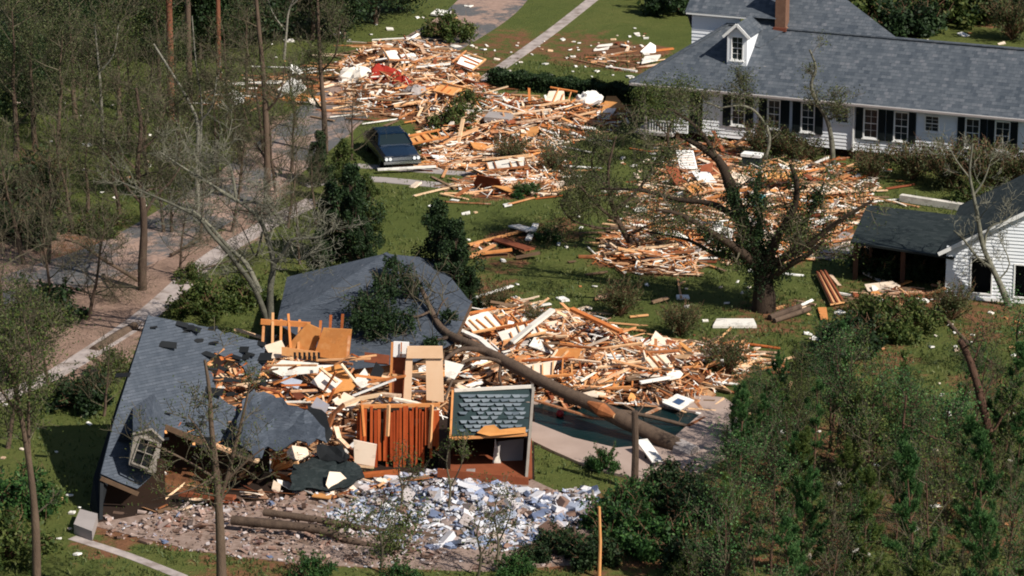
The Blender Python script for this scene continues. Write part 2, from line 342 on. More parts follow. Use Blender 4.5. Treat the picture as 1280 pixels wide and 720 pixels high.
def ground():
    xs = np.unique(np.concatenate([np.arange(-44, 44.1, .35), np.linspace(-600, -44, 12), np.linspace(44, 600, 12)]))
    ys = np.unique(np.concatenate([np.arange(100, 232, .4), np.linspace(-200, 100, 8), np.linspace(232, 1500, 14)]))
    X, Y = np.meshgrid(xs, ys); nx, ny = len(xs), len(ys)
    V = np.stack([X, Y, np.zeros_like(X)], -1).reshape(-1, 3)
    i = np.arange(ny - 1)[:, None] * nx + np.arange(nx - 1)[None, :]
    f = np.stack([i, i + 1, i + nx + 1, i + nx], -1).reshape(-1, 4)
    mb = MB(); mb.add(V, f)
    soil = np.zeros(len(V)); deb = np.zeros(len(V)); x, y = V[:, 0], V[:, 1]
    for p in litter:
        ins = inpoly(x, y, p); d = pdist(x, y, p); soil = np.maximum(soil, np.where(ins, .5 + np.clip(d / 3, 0, .5), .5 - np.clip(d / 3, 0, .5)))
    for p in list(PILES.values()) + list(RUB.values()):
        ins = inpoly(x, y, p['w']); d = pdist(x, y, p['w']); deb = np.maximum(deb, np.where(ins, .6 + np.clip(d / 2, 0, .4), .6 - np.clip(d / 2.5, 0, .6)))
    for u, v, r in ((640,55,4),(720,60,5),(590,75,4),(480,320,0),(100,300,4),(1100,450,3),(1220,480,2),(700,290,2.5),(630,330,2),(960,400,3),(1100,385,4),(1240,400,4),(130,680,2),(300,705,3),(720,700,3),(790,690,3),(950,600,4),(1050,560,4),(1100,640,4),(1180,600,4),(1000,680,4),(1230,660,4),(900,650,3),(1240,20,4),(620,360,2)):
        c = P(u, v); d = np.hypot(x - c.x, (y - c.y) * .6)
        if r: deb = np.maximum(deb, .62 * np.clip(1.4 - d / r, 0, 1))
    t = NT('grass_and_soil'); tc = t.n('ShaderNodeTexCoord'); co = tc.outputs['Object']
    a1 = t.n('ShaderNodeAttribute', attribute_name='soil'); a2 = t.n('ShaderNodeAttribute', attribute_name='debris')
    big = t.noise(co, .12, 5, .6); midn = t.noise(co, .9, 6, .75); fine = t.noise(co, 7, 4, .8)
    g = t.ramp(t.math('ADD', t.math('MULTIPLY', big, .35), t.math('ADD', t.math('MULTIPLY', midn, .4), t.math('MULTIPLY', fine, .3))),
               [srgb(c) for c in ('#263019', '#3c4824', '#545d30', '#6c6c3e', '#877652')])
    s_ = t.ramp(t.math('ADD', t.math('MULTIPLY', midn, .6), t.math('MULTIPLY', fine, .4)), [srgb(c) for c in ('#44372f', '#7a6457', '#a88d7f', '#c8ada0')])
    dd = t.ramp(t.math('ADD', t.math('MULTIPLY', midn, .5), t.math('MULTIPLY', fine, .5)), [srgb(c) for c in ('#33261c', '#5c4030', '#8a6248', '#a98268')])
    fs = t.math('MULTIPLY', t.math('SUBTRACT', t.math('ADD', a1.outputs['Fac'], t.math('MULTIPLY', t.math('SUBTRACT', midn, .5), 1.6)), .42), 6)
    fs = t.math('MINIMUM', t.math('MAXIMUM', fs, 0), 1)
    fd = t.math('MULTIPLY', t.math('SUBTRACT', t.math('ADD', a2.outputs['Fac'], t.math('MULTIPLY', t.math('SUBTRACT', midn, .5), 1.5)), .5), 5)
    fd = t.math('MINIMUM', t.math('MAXIMUM', fd, 0), 1)
    c = t.mix(fs, g, s_); c = t.mix(fd, c, dd); t.l(c, t.b.inputs['Base Color']); t.b.inputs['Roughness'].default_value = .95
    t.b.inputs['Specular IOR Level'].default_value = .1; t.bump(t.math('ADD', fine, t.math('MULTIPLY', midn, 2)), .08)
    o = mb.build('ground', t.m)
    for nm, arr in (('soil', soil), ('debris', deb)):
        at_ = o.data.attributes.new(nm, 'FLOAT', 'POINT'); at_.data.foreach_set('value', arr.astype(np.float32))
    o['kind'] = 'structure'
    return x, y
ground()
def ribbon(name, pts, wd, z, m, kerb=None):
    """a strip of road or path along points on the ground; wd a number or one per point"""
    pts = [Vector(p) for p in pts]; k = len(pts); mb = MB(); V = []
    fine = []
    for i in range(k - 1):
        for q in range(8): fine.append((pts[i].lerp(pts[i+1], q / 8), lerp(wd[i], wd[i+1], q / 8) if isinstance(wd, list) else wd))
    fine.append((pts[-1], wd[-1] if isinstance(wd, list) else wd))
    # soften corners
    P_ = [Vector(a[0]) for a in fine]
    for _ in range(6): P_ = [P_[0]] + [(P_[i-1] + P_[i] * 2 + P_[i+1]) / 4 for i in range(1, len(P_) - 1)] + [P_[-1]]
    for i, p in enumerate(P_):
        d = (P_[min(i+1, len(P_)-1)] - P_[max(i-1, 0)]).normalized(); s_ = Vector((d.y, -d.x, 0)) * fine[i][1] / 2
        V += [tuple(p + s_ + Vector((0, 0, z))), tuple(p - s_ + Vector((0, 0, z))), tuple(p + s_ + Vector((0, 0, -.02))), tuple(p - s_ + Vector((0, 0, -.02)))]
    f = []
    for i in range(len(P_) - 1):
        b_ = i * 4; f += [[b_, b_+1, b_+5, b_+4], [b_+2, b_, b_+4, b_+6], [b_+1, b_+3, b_+7, b_+5]]
    mb.add(V, f); o = mb.build(name, m); o['kind'] = 'structure'; return o
def asphalt():
    t = NT('littered_asphalt'); tc = t.n('ShaderNodeTexCoord'); co = tc.outputs['Object']
    n1 = t.noise(co, .35, 5, .65); n2 = t.noise(co, 3, 5, .8)
    a = t.ramp(n2, [srgb(x) for x in ('#3c3e40', '#5a5a5c', '#727072')]); b = t.ramp(n2, [srgb(x) for x in ('#5d4a40', '#9c8275', '#c4a99b')])
    f = t.math('MINIMUM', t.math('MAXIMUM', t.math('MULTIPLY', t.math('SUBTRACT', t.math('ADD', n1, t.math('MULTIPLY', n2, .35)), .635), 9), 0), 1)
    t.l(t.mix(f, a, b), t.b.inputs['Base Color']); t.b.inputs['Roughness'].default_value = .9; t.bump(n2, .02); return t.m
M['asphalt'] = asphalt()
ribbon('road', road_c, [4.6, 4.6, 4.6, 4.4, 4.4, 4.6, 5], .012, M['asphalt'])
ribbon('sidewalk', G([(765,-20),(690,40),(600,103)]), .8, .02, M['walk'])
ribbon('sidewalk', G([(395,250),(345,275),(262,322),(185,395),(60,475),(-60,520)]), [1.3,1.2,1.1,1.2,1.0,1.0], .02, M['walk'])
ribbon('driveway', G([(380,232),(450,222),(600,237),(680,243)]), 1.0, .035, M['conc_grey'])
ribbon('driveway', G([(440,207),(520,213),(600,219)]), .8, .035, M['conc_grey'])
ribbon('driveway', G([(1000,318),(1030,306),(1075,296)]), 3.6, .02, M['conc_grey'])
ribbon('path', G([(90,672),(160,694),(230,722)]), .45, .012, M['walk'])
# ------------------------------------------------------------------ pool and its deck
def flat_poly(mb, outer, hole, z, mi=0):
    o_ = [Vector((p[0], p[1], 0)) for p in outer]; h_ = [Vector((p[0], p[1], 0)) for p in hole] if hole else []
    tr = tessellate_polygon([o_, h_] if hole else [o_]); allp = o_ + h_
    fs = []
    for a, b, c in tr:
        n = (allp[b] - allp[a]).cross(allp[c] - allp[a]).z
        fs.append([a, b, c] if n > 0 else [a, c, b])
    mb.add([(p.x, p.y, z) for p in allp], fs, mi)
    for ring in (outer, hole or []):
        k = len(ring)
        for i in range(k):
            a, b = ring[i], ring[(i+1) % k]
            mb.add([(a[0], a[1], z), (b[0], b[1], z), (b[0], b[1], -.02), (a[0], a[1], -.02)], [[0, 1, 2, 3]], mi)
pw = G([(645,508),(760,500),(877,519),(852,541),(834,557),(770,563),(716,550),(668,531),(640,524)])
pk = G([(600,505),(690,490),(830,492),(905,500),(935,520),(930,560),(868,598),(800,602),(740,588),(690,566),(655,549),(600,535)])
mb = MB(); flat_poly(mb, pk, pw, .12); mb.build('pool_deck', M['concrete'])['kind'] = 'structure'
def watermat():
    t = NT('pool_water'); tc = t.n('ShaderNodeTexCoord'); n = t.noise(tc.outputs['Object'], .5, 4)
    t.l(t.ramp(n, [srgb('#071a1e'), srgb('#0b2629'), srgb('#101f16')]), t.b.inputs['Base Color']); t.b.inputs['Roughness'].default_value = .35; t.b.inputs['Specular IOR Level'].default_value = .2
    t.bump(t.noise(tc.outputs['Object'], 5, 3), .02); return t.m
mb = MB(); flat_poly(mb, pw, None, .03); mb.build('water', watermat())['kind'] = 'structure'
# diving board
t_ = thing('diving_board', 'white slanted diving board at the near edge of the dark pool', 'diving board', P(812, 572, .12))
o0 = t_.location
mb = MB(); a = P(802, 550, .62) - o0; b = P(822, 577, .25) - o0; beam(mb, a, b, .5, .07); mb.build('plank', M['white_bd'], t_)
mb = MB(); beam(mb, b + Vector((-.2, .05, -.02)), b + Vector((-.2, .05, -.14)), .08, .5); beam(mb, a * .5 + b * .5 + Vector((-.15, 0, -.05)), a * .5 + b * .5 + Vector((-.15, 0, -.42)), .1, .1); mb.build('stand', M['shutter'], t_)
# ------------------------------------------------------------------ houses: walls of lapped boards with openings
def lap_wall(mb, x0, x1, z0, z1, holes=(), course=.2, lap=.035, top=None, mi=0):
    """wall on local y=0 facing -y; holes (xa, xb, za, zb); top(x range)->max z handled by clipping each course"""
    z = z0
    while z < z1 - 1e-3:
        zt = min(z + course, z1); segs = [(x0, x1)] if top is None else top(z, zt)
        for xa, xb, za, zb in holes:
            if zt <= za + 1e-3 or z >= zb - 1e-3: continue
            ns = []
            for a, b in segs:
                if xb <= a or xa >= b: ns.append((a, b)); continue
                if xa > a: ns.append((a, xa))
                if xb < b: ns.append((xb, b))
            segs = ns
        for a, b in segs:
            if b - a < .02: continue
            mb.add([(a, -lap, z), (b, -lap, z), (b, 0, zt), (a, 0, zt), (a, .12, z), (b, .12, z), (b, .12, zt), (a, .12, zt)],
                   [[0,1,2,3],[0,4,5,1],[0,3,7,4],[1,5,6,2],[3,2,6,7],[5,4,7,6]], mi)
        z = zt
def window(parent, x0, x1, z0, z1, y=0, mullion=2, name='window', trim='white_trim'):
    mb = MB(); f = .07
    for a, b, c, d in ((x0-f, x1+f, z0-f, z0), (x0-f, x1+f, z1, z1+f), (x0-f, x0, z0, z1), (x1, x1+f, z0, z1)): box(mb, a, b, y-.07, y+.08, c, d)
    o = mb.build(name, M[trim], parent)
    mb = MB(); box(mb, x0, x1, y+.04, y+.05, z0, z1); mb.build('pane', M['glass'], o)
    mb = MB(); zm = (z0 + z1) / 2; box(mb, x0, x1, y+.005, y+.035, zm-.02, zm+.02)
    for i in range(1, mullion): xx = lerp(x0, x1, i / mullion); box(mb, xx-.009, xx+.009, y+.012, y+.03, z0, z1)
    for q in (.25, .75): zz = lerp(z0, z1, q); box(mb, x0, x1, y+.014, y+.03, zz-.008, zz+.008)
    mb.build('sash', M[trim], o)
    mb = MB(); box(mb, x0-.12, x1+.12, y-.12, y-.02, z0-f-.06, z0-f+.0); mb.build('sill', M[trim], o)
    return o
A0 = P(787, 103, 3.3); TH = math.atan2(*(lambda d: (d.y, d.x))(P(1280, 149, 3.3) - A0))
big = thing('white_house', 'long white clapboard house with slate grey roof and dark shutters beyond the debris', 'house', (A0.x, A0.y, 0), TH)
cT, sT = math.cos(TH), math.sin(TH)
def W(x, y, z): return Vector((A0.x + x * cT - y * sT, A0.y + x * sT + y * cT, z))
def proj(p):
    f = p.y * math.cos(PITCH) - (p.z - CH) * math.sin(PITCH); up = p.y * math.sin(PITCH) + (p.z - CH) * math.cos(PITCH)
    return 640 + F * p.x / f, 360 - F * up / f
def lx(u, y, z):
    a, b = -5., 40.
    for _ in range(40):
        m_ = (a + b) / 2
        if proj(W(m_, y, z))[0] < u: a = m_
        else: b = m_
    return a
WY = .5; WL = 32.; zb = .55; x_left = lx(843, WY, 1.5)
wins = [(lx(a, WY, 2), lx(b, WY, 2), s_) for a, b, s_ in ((915,931,1),(960,975,1),(1002,1018,1),(1080,1097,1),(1118,1135,1),(1207,1224,1),(1244,1262,1))]
small = [(lx(a, WY, 2.4), lx(b, WY, 2.4)) for a, b in ((1045,1060),(1157,1173))]
door = (lx(860, WY, 1.5), lx(878, WY, 1.5))
holes = [(a, b, 1.3, 2.95) for a, b, _ in wins] + [(a, b, 2.0, 2.88) for a, b in small] + [(door[0], door[1], .6, 2.8)]
def _u(): pass
def shift(mb, dy=0, dx=0, dz=0):
    for v in mb.v: v += np.array([dx, dy, dz], dtype=np.float32)
mb = MB(); lap_wall(mb, x_left, WL, zb, 3.2, holes); shift(mb, WY)
box(mb, x_left, x_left + .12, WY + .12, 8.1, zb, 3.2); box(mb, WL - .12, WL, WY + .12, 8.1, zb, 3.2); box(mb, x_left, WL, 8.1, 8.22, zb, 3.2)
mb.build('wall', M['white_wall'], big)
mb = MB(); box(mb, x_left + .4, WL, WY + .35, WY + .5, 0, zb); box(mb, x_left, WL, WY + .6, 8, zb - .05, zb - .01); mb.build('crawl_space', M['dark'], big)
for xx in np.arange(x_left + .1, WL, 2.6): mb = MB(); box(mb, xx, xx + .4, WY + .02, WY + .34, 0, zb); mb.build('brick_pier', M['brick'], big)
for a, b, _ in wins: window(big, a + .03, b - .03, 1.37, 2.9, WY)
for a, b in small: window(big, a, b, 2.05, 2.85, WY)
mb = MB(); box(mb, door[0], door[1], WY + .06, WY + .1, .6, 2.8); mb.build('door', M['shutter'], big)
for u0, u1 in ((904,914),(932,942),(949,959),(976,987),(991,1001),(1019,1029),(1070,1079),(1098,1107),(1108,1117),(1136,1145),(1197,1206),(1225,1233.5),(1234.5,1243),(1263,1272)):
    a, b = lx(u0, WY, 2), lx(u1, WY, 2); mb = MB(); box(mb, a, b, WY - .1, WY - .04, 1.25, 2.98)
    for zz in np.arange(1.35, 2.9, .09): box(mb, a + .05, b - .05, WY - .115, WY - .1, zz, zz + .045)
    mb.build('shutter', M['shutter'], big)
mb = MB(); xd = lx(1066, WY - .1, 2); box(mb, xd, xd + .09, WY - .14, WY - .04, .5, 3.2); mb.build('downspout', M['white_trim'], big)
# main hip roof
HD, RZ, EZ = 4.3, 2.8, 3.3
mb = MB(); t1 = .12
for pts in ([(0,0,EZ),(WL,0,EZ),(WL,HD,EZ+RZ),(HD,HD,EZ+RZ)], [(WL,2*HD,EZ),(0,2*HD,EZ),(HD,HD,EZ+RZ),(WL,HD,EZ+RZ)], [(0,2*HD,EZ),(0,0,EZ),(HD,HD,EZ+RZ)]):
    mb.add(pts, [list(range(len(pts)))])
roof = mb.build('roof', M['slate'], big, uv=True)
mb = MB(); beam(mb, (0, 0, EZ+.02), (HD, HD, EZ+RZ+.03), .3, .05); beam(mb, (HD, HD, EZ+RZ+.02), (WL, HD, EZ+RZ+.02), .3, .06); mb.build('ridge_cap', M['slate'], roof, uv=True)
mb = MB(); box(mb, 0, WL, 0.03, WY, EZ-.1, EZ-.06); box(mb, -.02, WL, -.02, .04, EZ-.16, EZ-.01); box(mb, -.02, .04, .04, 8.6, EZ-.16, EZ-.01); box(mb, .04, x_left, .5, 8.2, EZ-.1, EZ-.06)
mb.build('eave', M['white_trim'], big)
mb = MB(); box(mb, .04, WL, -.13, -.03, EZ-.12, EZ-.02); mb.build('gutter', M['conc_grey'], big)
for uu in (807,):
    xx = lx(uu, .25, 2); mb = MB(); box(mb, xx-.06, xx+.06, .2, .32, 0, EZ-.1); mb.build('porch_post', M['conc_grey'], big)
mb = MB(); xa, xb = lx(812, .25, 1), x_left
box(mb, xa, xb, .22, .28, 1.15, 1.22); box(mb, xa, xb, .22, .28, .5, .56)
for q in np.arange(xa, xb, .16): box(mb, q, q + .04, .235, .265, .56, 1.15)
mb.build('porch_railing', M['white_trim'], big)
mb = MB(); box(mb, .2, x_left, .2, 8, .35, .48); mb.build('porch_floor', M['conc_grey'], big)
# taller block behind
S = RZ / HD
mb = MB(); zr = EZ + RZ
xr = lx(1122, HD, zr); xl = lx(905, HD + .6, zr)
pts = [(xl + 1.6, HD + .0, zr + .01), (xr, HD, zr + .01), (xr - 6.3, HD + 3.8, zr + 3.8 * .68), (xl + 1.0, HD + 3.8, zr + 3.8 * .68)]
mb.add(pts, [[0, 1, 2, 3]]); mb.add([(xr, HD, zr), (xr - 4, HD + 9, zr - 5), (xr - 6.3, HD + 3.8, zr + 3.8 * .68)], [[0, 1, 2]])
mb.add([(xl+1, HD+3.8, zr+2.584), (xr-6.3, HD+3.8, zr+2.584), (xr-4, HD+9, zr-5), (xl+1, HD+9, zr-5)], [[0, 1, 2, 3]])
mb.build('rear_roof', M['slate'], big, uv=True)
mb = MB(); x0, x1 = lx(865, 4.4, 6), lx(925, 4.4, 6); zc = at(865, 16, W(x0, 4.4, 0).y).z
lap_wall(mb, x0, x1, 3.2, zc, (), .2); box(mb, x0, x0 + .12, .12, 5, 3.2, zc); shift(mb, 4.4); mb.build('upper_wall', M['white_wall'], big)
mb = MB(); box(mb, x0 - .25, x1 + .6, 4.05, 4.12, zc - .02, zc + .12); box(mb, x0 - .25, x1 + .6, 4.12, 4.4, zc + .02, zc + .06); mb.build('upper_eave', M['white_trim'], big)
mb = MB(); mb.add([(x0-.3, 4.03, zc+.12), (x1+2.2, 4.03, zc+.12), (x1+2.2, 7.2, zc+2.3), (x0-.3, 7.2, zc+2.3)], [[0,1,2,3]]); mb.add([(x0-.25, 4.1, zc+.1), (x0-.25, 7.2, zc+2.25), (x0-.25, 9.5, zc-.3), (x0-.25, 5, zc-1)], [[0,1,2,3]]); mb.build('upper_roof', M['slate'], big, uv=True)
# small cross gable with its brown ridge strips
ax = lx(943, 3.6, 6.5); bx_ = lx(985, HD, zr); g0 = Vector((ax, HD + .9, zr + 1.0)); g1 = Vector((bx_, HD - .1, zr + .05)); g2 = Vector((lx(917, 3.4, 5.8), 3.3, EZ + S * 3.3 + .05)); g3 = Vector((lx(950, 2.9, 5.5), 2.9, EZ + S * 2.9 + .05))
mb = MB(); mb.add([tuple(g0), tuple(g2), tuple(g3), tuple(g1)], [[0, 1, 2], [0, 2, 3]]); mb.build('cross_gable', M['slate'], big, uv=True)
mb = MB(); beam(mb, g0, g1, .14, .08); beam(mb, g0 + Vector((0, .02, 0)), g2 + Vector((0, 0, .03)), .14, .08); mb.build('copper_ridge', pmat('rusty_flashing', ['#5a4438', '#7d5f4e', '#8f7464'], rand=0), big)
# chimney
cx = lx(978, HD + .2, zr + .5); mb = MB(); box(mb, cx - .3, cx + .3, HD - .2, HD + .5, zr - .4, zr + 2.6); box(mb, cx - .36, cx + .36, HD - .27, HD + .57, zr + 2.6, zr + 2.75)
ch = mb.build('chimney', M['brick'], big)
mb = MB(); box(mb, cx - .38, cx + .38, HD - .3, HD - .2, zr - .1, zr + .1); mb.build('flashing', pmat('red_flashing', ['#6a3a2c', '#7c4838'], rand=0), ch)
# dormer
dx, dy = lx(921, 1.7, 4.5), 1.7; dz = EZ + S * dy
dm = bpy.data.objects.new('dormer', None); C.objects.link(dm); dm.parent = big; dm.location = (dx, dy, dz)
mb = MB(); hw = .58; ht = 1.75
for a, b, c, d in ((-hw, -.34, 0, ht), (.34, hw, 0, ht), (-.34, .34, 0, .28), (-.34, .34, 1.62, ht)): box(mb, a, b, 0, .1, c, d)
for sx in (-1, 1):
    mb.add([(sx*hw, .1, 0), (sx*hw, .1, ht), (sx*hw, ht / S, ht), (sx*(hw-.08), .1, 0), (sx*(hw-.08), .1, ht), (sx*(hw-.08), ht / S, ht)], [[0,1,2],[5,4,3],[0,2,5,3],[1,4,5,2]])
mb.add([(-hw, .03, ht), (hw, .03, ht), (0, .03, ht + .55)], [[0, 1, 2]])
mb.build('wall', M['white_wall'], dm)
o = window(dm, -.3, .3, .34, 1.58, .05)
mb = MB()
ov = .2
for sx in (-1, 1):
    a = Vector((0, -.15, ht + .62)); b = Vector((sx*(hw+ov), -.15, ht - .1)); L_ = 3.4
    q = [a, b, b + Vector((0, L_ - .6, 0)), a + Vector((0, L_ + .4, 0))]
    slab(mb, q, .05)
mb.build('roof', M['slate'], dm, uv=True)
mb = MB()
for sx in (-1, 1): beam(mb, (0, -.18, ht + .58), (sx*(hw+ov), -.18, ht - .16), .06, .15)
mb.build('rake_trim', M['white_trim'], dm)
# ------------------------------------------------------------------ garage house on the right, with its carport
gz = P(1181, 372); gr = thing('garage_house', 'white clapboard gable building with empty dark window openings at the right edge', 'house', tuple(gz), R(-14))
GW, GR, GH, GD = 10.4, 2.95, 2.45, 8.
def gtop(z, zt):
    if z < GH: return [(0, GW)]
    q = (zt - GH) / GR * (GW / 2); return [(q, GW - q)] if q < GW / 2 else []
ho = [(1.2, 2.15, .35, 2.05), (3.25, 5.0, .3, 1.85), (6.6, 8, .3, 1.9)]
mb = MB(); lap_wall(mb, 0, GW, .15, GH + GR - .05, ho, .17, .04, gtop)
box(mb, 0, .12, .12, GD, .1, GH); box(mb, GW - .12, GW, .12, GD, .1, GH); box(mb, 0, GW, GD, GD + .1, .1, GH); mb.build('wall', M['white_wall'], gr)
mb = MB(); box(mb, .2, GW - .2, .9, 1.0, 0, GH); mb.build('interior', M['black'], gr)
mb = MB()
for a, b in (((-.35, -.3), (GW/2, GR)), ((GW+.35, -.3), (GW/2, GR))):
    p = [Vector((a[0], -.3, GH + a[1]*.6)), Vector((b[0], -.3, GH + b[1] + .1)), Vector((b[0], GD + .3, GH + b[1] + .1)), Vector((a[0], GD + .3, GH + a[1]*.6))]
    slab(mb, p, .08)
mb.build('roof', M['teal_sh'], gr, uv=True)
mb = MB(); beam(mb, (-.35, -.34, GH - .24), (GW/2, -.34, GH + GR), .06, .18); beam(mb, (GW+.35, -.34, GH - .24), (GW/2, -.34, GH + GR), .06, .18); mb.build('rake_trim', M['white_trim'], gr)
mb = MB(); box(mb, 0, GW, -.06, .1, -.05, .14); mb.build('sill_board', M['white_trim'], gr)
for a, b, c, d in ho[:2]:
    mb = MB()
    for q in ((a-.06, a, c, d), (b, b+.06, c, d), (a-.06, b+.06, d, d+.07), (a-.06, b+.06, c-.07, c)): box(mb, q[0], q[1], -.06, .05, q[2], q[3])
    mb.build('window_frame', M['white_trim'], gr)
cz = P(1070, 347); cp = thing('carport', 'low carport with dark green shingle roof beside the white gable building', 'carport', tuple(cz))
co_ = Vector(cz)
rp = [P(1084, 256, 2.75) - co_, P(1063, 302, 2.05) - co_, P(1192, 322, 2.05) - co_, P(1222, 272, 2.75) - co_]
mb = MB(); slab(mb, rp, .12); mb.build('roof', M['teal_sh'], cp, uv=True)
for u_, v_ in ((1071, 302), (1130, 309)):
    a = P(u_, v_, 2.0) - co_; mb = MB(); beam(mb, (a.x, a.y + .25, 0), (a.x, a.y + .25, 1.95), .22, .2); mb.build('post', M['bark_dk'], cp)
a, b = P(1090, 262, 2.6) - co_, P(1215, 278, 2.6) - co_
mb = MB(); slab(mb, [(a.x, a.y, 0), (b.x, b.y, 0), (b.x, b.y, 2.5), (a.x, a.y, 2.5)], .1); slab(mb, [(a.x, a.y, 0), (a.x, a.y, 2.5), (a.x - .4, a.y - 4, 1.9), (a.x - .4, a.y - 4, 1.4)], .1); mb.build('shaded_back_wall', M['dark'], cp)  # dark sheets added for the shade beneath the carport roof
a, b = P(1126, 247, .2), P(1204, 259, .2); mb = MB(); beam(mb, a, b, .35, .35); tag(mb.build('fascia_beam', M['white_bd'], loc=tuple(a)), 'long white beam lying on grass behind the carport roof', 'beam')
# ------------------------------------------------------------------ car
def car():
    c = P(503, 214); root = thing('parked_car', 'dark blue old sedan with four headlights parked among the debris', 'car', tuple(c), R(14)); root.scale = (1.07, 1.07, 1.07)
    blue = pmat('dark_blue_paint', ['#0b1a2c', '#10253c'], rough=.2, rand=0, spec=.6); chrome = pmat('chrome', ['#b9c0c6', '#d8dde0'], rough=.2, metal=1, rand=0); rub = pmat('tyre_rubber', ['#0c0c0c', '#151515'], rand=0)
    prof = [(0, .8, .45, .78), (.08, .95, .33, .86), (.9, .98, .28, .93), (1.7, .99, .28, .97), (3.6, 1.0, .28, .98), (4.4, .98, .28, .97), (5.2, .94, .34, .9), (5.35, .84, .5, .8)]
    mb = MB(); V = []
    for y, hw, zl, zh in prof:
        for x, z in ((-hw*.9, zl), (-hw, zl+.15), (-hw, zh-.18), (-hw*.88, zh-.02), (-hw*.4, zh+.03), (hw*.4, zh+.03), (hw*.88, zh-.02), (hw, zh-.18), (hw, zl+.15), (hw*.9, zl)): V.append((x, y, z))
    f = []
    for i in range(len(prof)-1):
        for j in range(10): f.append([i*10+j, i*10+(j+1) % 10, (i+1)*10+(j+1) % 10, (i+1)*10+j])
    f.append(list(range(10))[::-1]); f.append(list(range(len(V)-10, len(V)))); mb.add(V, f); mb.build('body', blue, root, smooth=False)
    def quadprism(name, m, rows):
        mb = MB(); V = [p for r in rows for p in r]; mb.add(V, [[0,1,5,4],[1,2,6,5],[2,3,7,6],[3,0,4,7],[0,3,2,1],[4,5,6,7]]); return mb.build(name, m, root)
    g = M['glass']; zb_, zt = .98, 1.38
    quadprism('cabin_glass', g, [[(-.86,1.65,zb_),(.86,1.65,zb_),(.86,4.25,zb_),(-.86,4.25,zb_)], [(-.66,2.35,zt),(.66,2.35,zt),(.66,3.75,zt),(-.66,3.75,zt)]])
    quadprism('car_roof', blue, [[(-.7,2.3,zt),(.7,2.3,zt),(.7,3.8,zt),(-.7,3.8,zt)], [(-.6,2.45,zt+.06),(.6,2.45,zt+.06),(.6,3.65,zt+.06),(-.6,3.65,zt+.06)]])
    for sx in (-1, 1):
        for (y0, z0), (y1, z1) in (((1.62, .98), (2.33, 1.4)), ((3.78, 1.4), (4.27, .98)), ((3.0, .98), (3.0, 1.4))):
            mb = MB(); xa = .87 if z0 < 1.1 else .68; xb = .87 if z1 < 1.1 else .68; beam(mb, (sx*xa, y0, z0), (sx*xb, y1, z1), .07, .06); mb.build('pillar', blue, root)
    mb = MB(); box(mb, -.96, .96, -.12, .0, .42, .56); box(mb, -.86, .86, -.14, -.1, .46, .5); mb.build('bumper', chrome, root)
    mb = MB(); box(mb, -.9, .9, 5.36, 5.46, .42, .56); mb.build('bumper', chrome, root)
    mb = MB(); box(mb, -.5, .5, -.03, .02, .58, .74); box(mb, -.92, .92, .0, .05, .765, .8)
    for i in range(7): box(mb, -.48, .48, -.045, -.03, .59+i*.022, .598+i*.022)
    mb.build('grille', chrome, root)
    lm = pmat('headlight_glass', ['#d6dde2', '#f2f6f8'], rough=.1, rand=0, spec=.6)
    for x in (-.82, -.62, .62, .82): mb = MB(); tube(mb, [(x, -.07, .67), (x, .02, .67)], .085, 12); mb.build('headlight', lm, root)
    mb = MB(); box(mb, -.78, .78, 1.55, 1.62, .975, 1.02); mb.build('wiper_cowl', chrome, root)
    for x, y in ((-.86, .95), (.86, .95), (-.86, 4.3), (.86, 4.3)):
        mb = MB(); tube(mb, [(x-.11, y, .33), (x+.11, y, .33)], .33, 18); wl = mb.build('wheel', rub, root)
        mb = MB(); sx = 1 if x > 0 else -1; tube(mb, [(x+sx*.1, y, .33), (x+sx*.125, y, .33)], .19, 14); mb.build('rim', chrome, wl)
car()
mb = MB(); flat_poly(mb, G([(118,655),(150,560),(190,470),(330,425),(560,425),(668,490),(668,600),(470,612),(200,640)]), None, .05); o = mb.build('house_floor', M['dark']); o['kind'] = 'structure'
mb = MB(); beam(mb, P(472, 212, .25), P(545, 208, .3), .25, .08); tag(mb.build('white_plank', M['white_bd'], loc=tuple(P(472, 212, .2))), 'long white board lying against the front bumper of the car', 'board')
# ------------------------------------------------------------------ the collapsed house in front
rnd = random.Random(7); rs = np.random.RandomState(7)
ra, rb, rc = at(185, 394, 126.), at(125, 590, 120.4), at(330, 440, 127.2)
def RP(u, v): return onplane(u, v, ra, rb, rc)
cr = thing('collapsed_roof', 'large grey shingled roof slab with a small dormer, sunk to the ground at the left of the wrecked house', 'roof', tuple(P(190, 600)))
base = Vector(cr.location)
def put(o, th):      # keep world-space meshes where they are when parented
    o.parent = th; o.data.transform(Matrix.Translation(-Vector(th.location))); return o
def subdiv_ragged(pts, step, jit, rg, keep=lambda i: False):
    out = []
    for i in range(len(pts)):
        a, b = pts[i], pts[(i+1) % len(pts)]; n = max(1, int(math.dist(a, b) / step)) if not keep(i) else 1
        for q in range(n):
            t = q / n; j = 0 if (q == 0 or keep(i)) else jit
            out.append((lerp(a[0], b[0], t) + rg.uniform(-j, j), lerp(a[1], b[1], t) + rg.uniform(-j, j)))
    return out
main = [(185,394),(230,403),(262,409),(300,420),(332,434),(334,452),(318,476),(296,452),(268,440),(256,456),(268,480),(286,505),(304,516),(316,492),(304,540),(318,574),(290,562),(262,552),(225,538),(204,530),(193,592),(172,611),(150,603),(126,592),(142,528)]
ragged = subdiv_ragged(main, 9, 3.5, rnd, lambda i: i in (0, 23, 24, 20, 21, 22))
mb = MB(); slab(mb, [RP(*p) for p in ragged], .12); put(mb.build('shingle_slope', [M['shingle']], uv=True), cr)
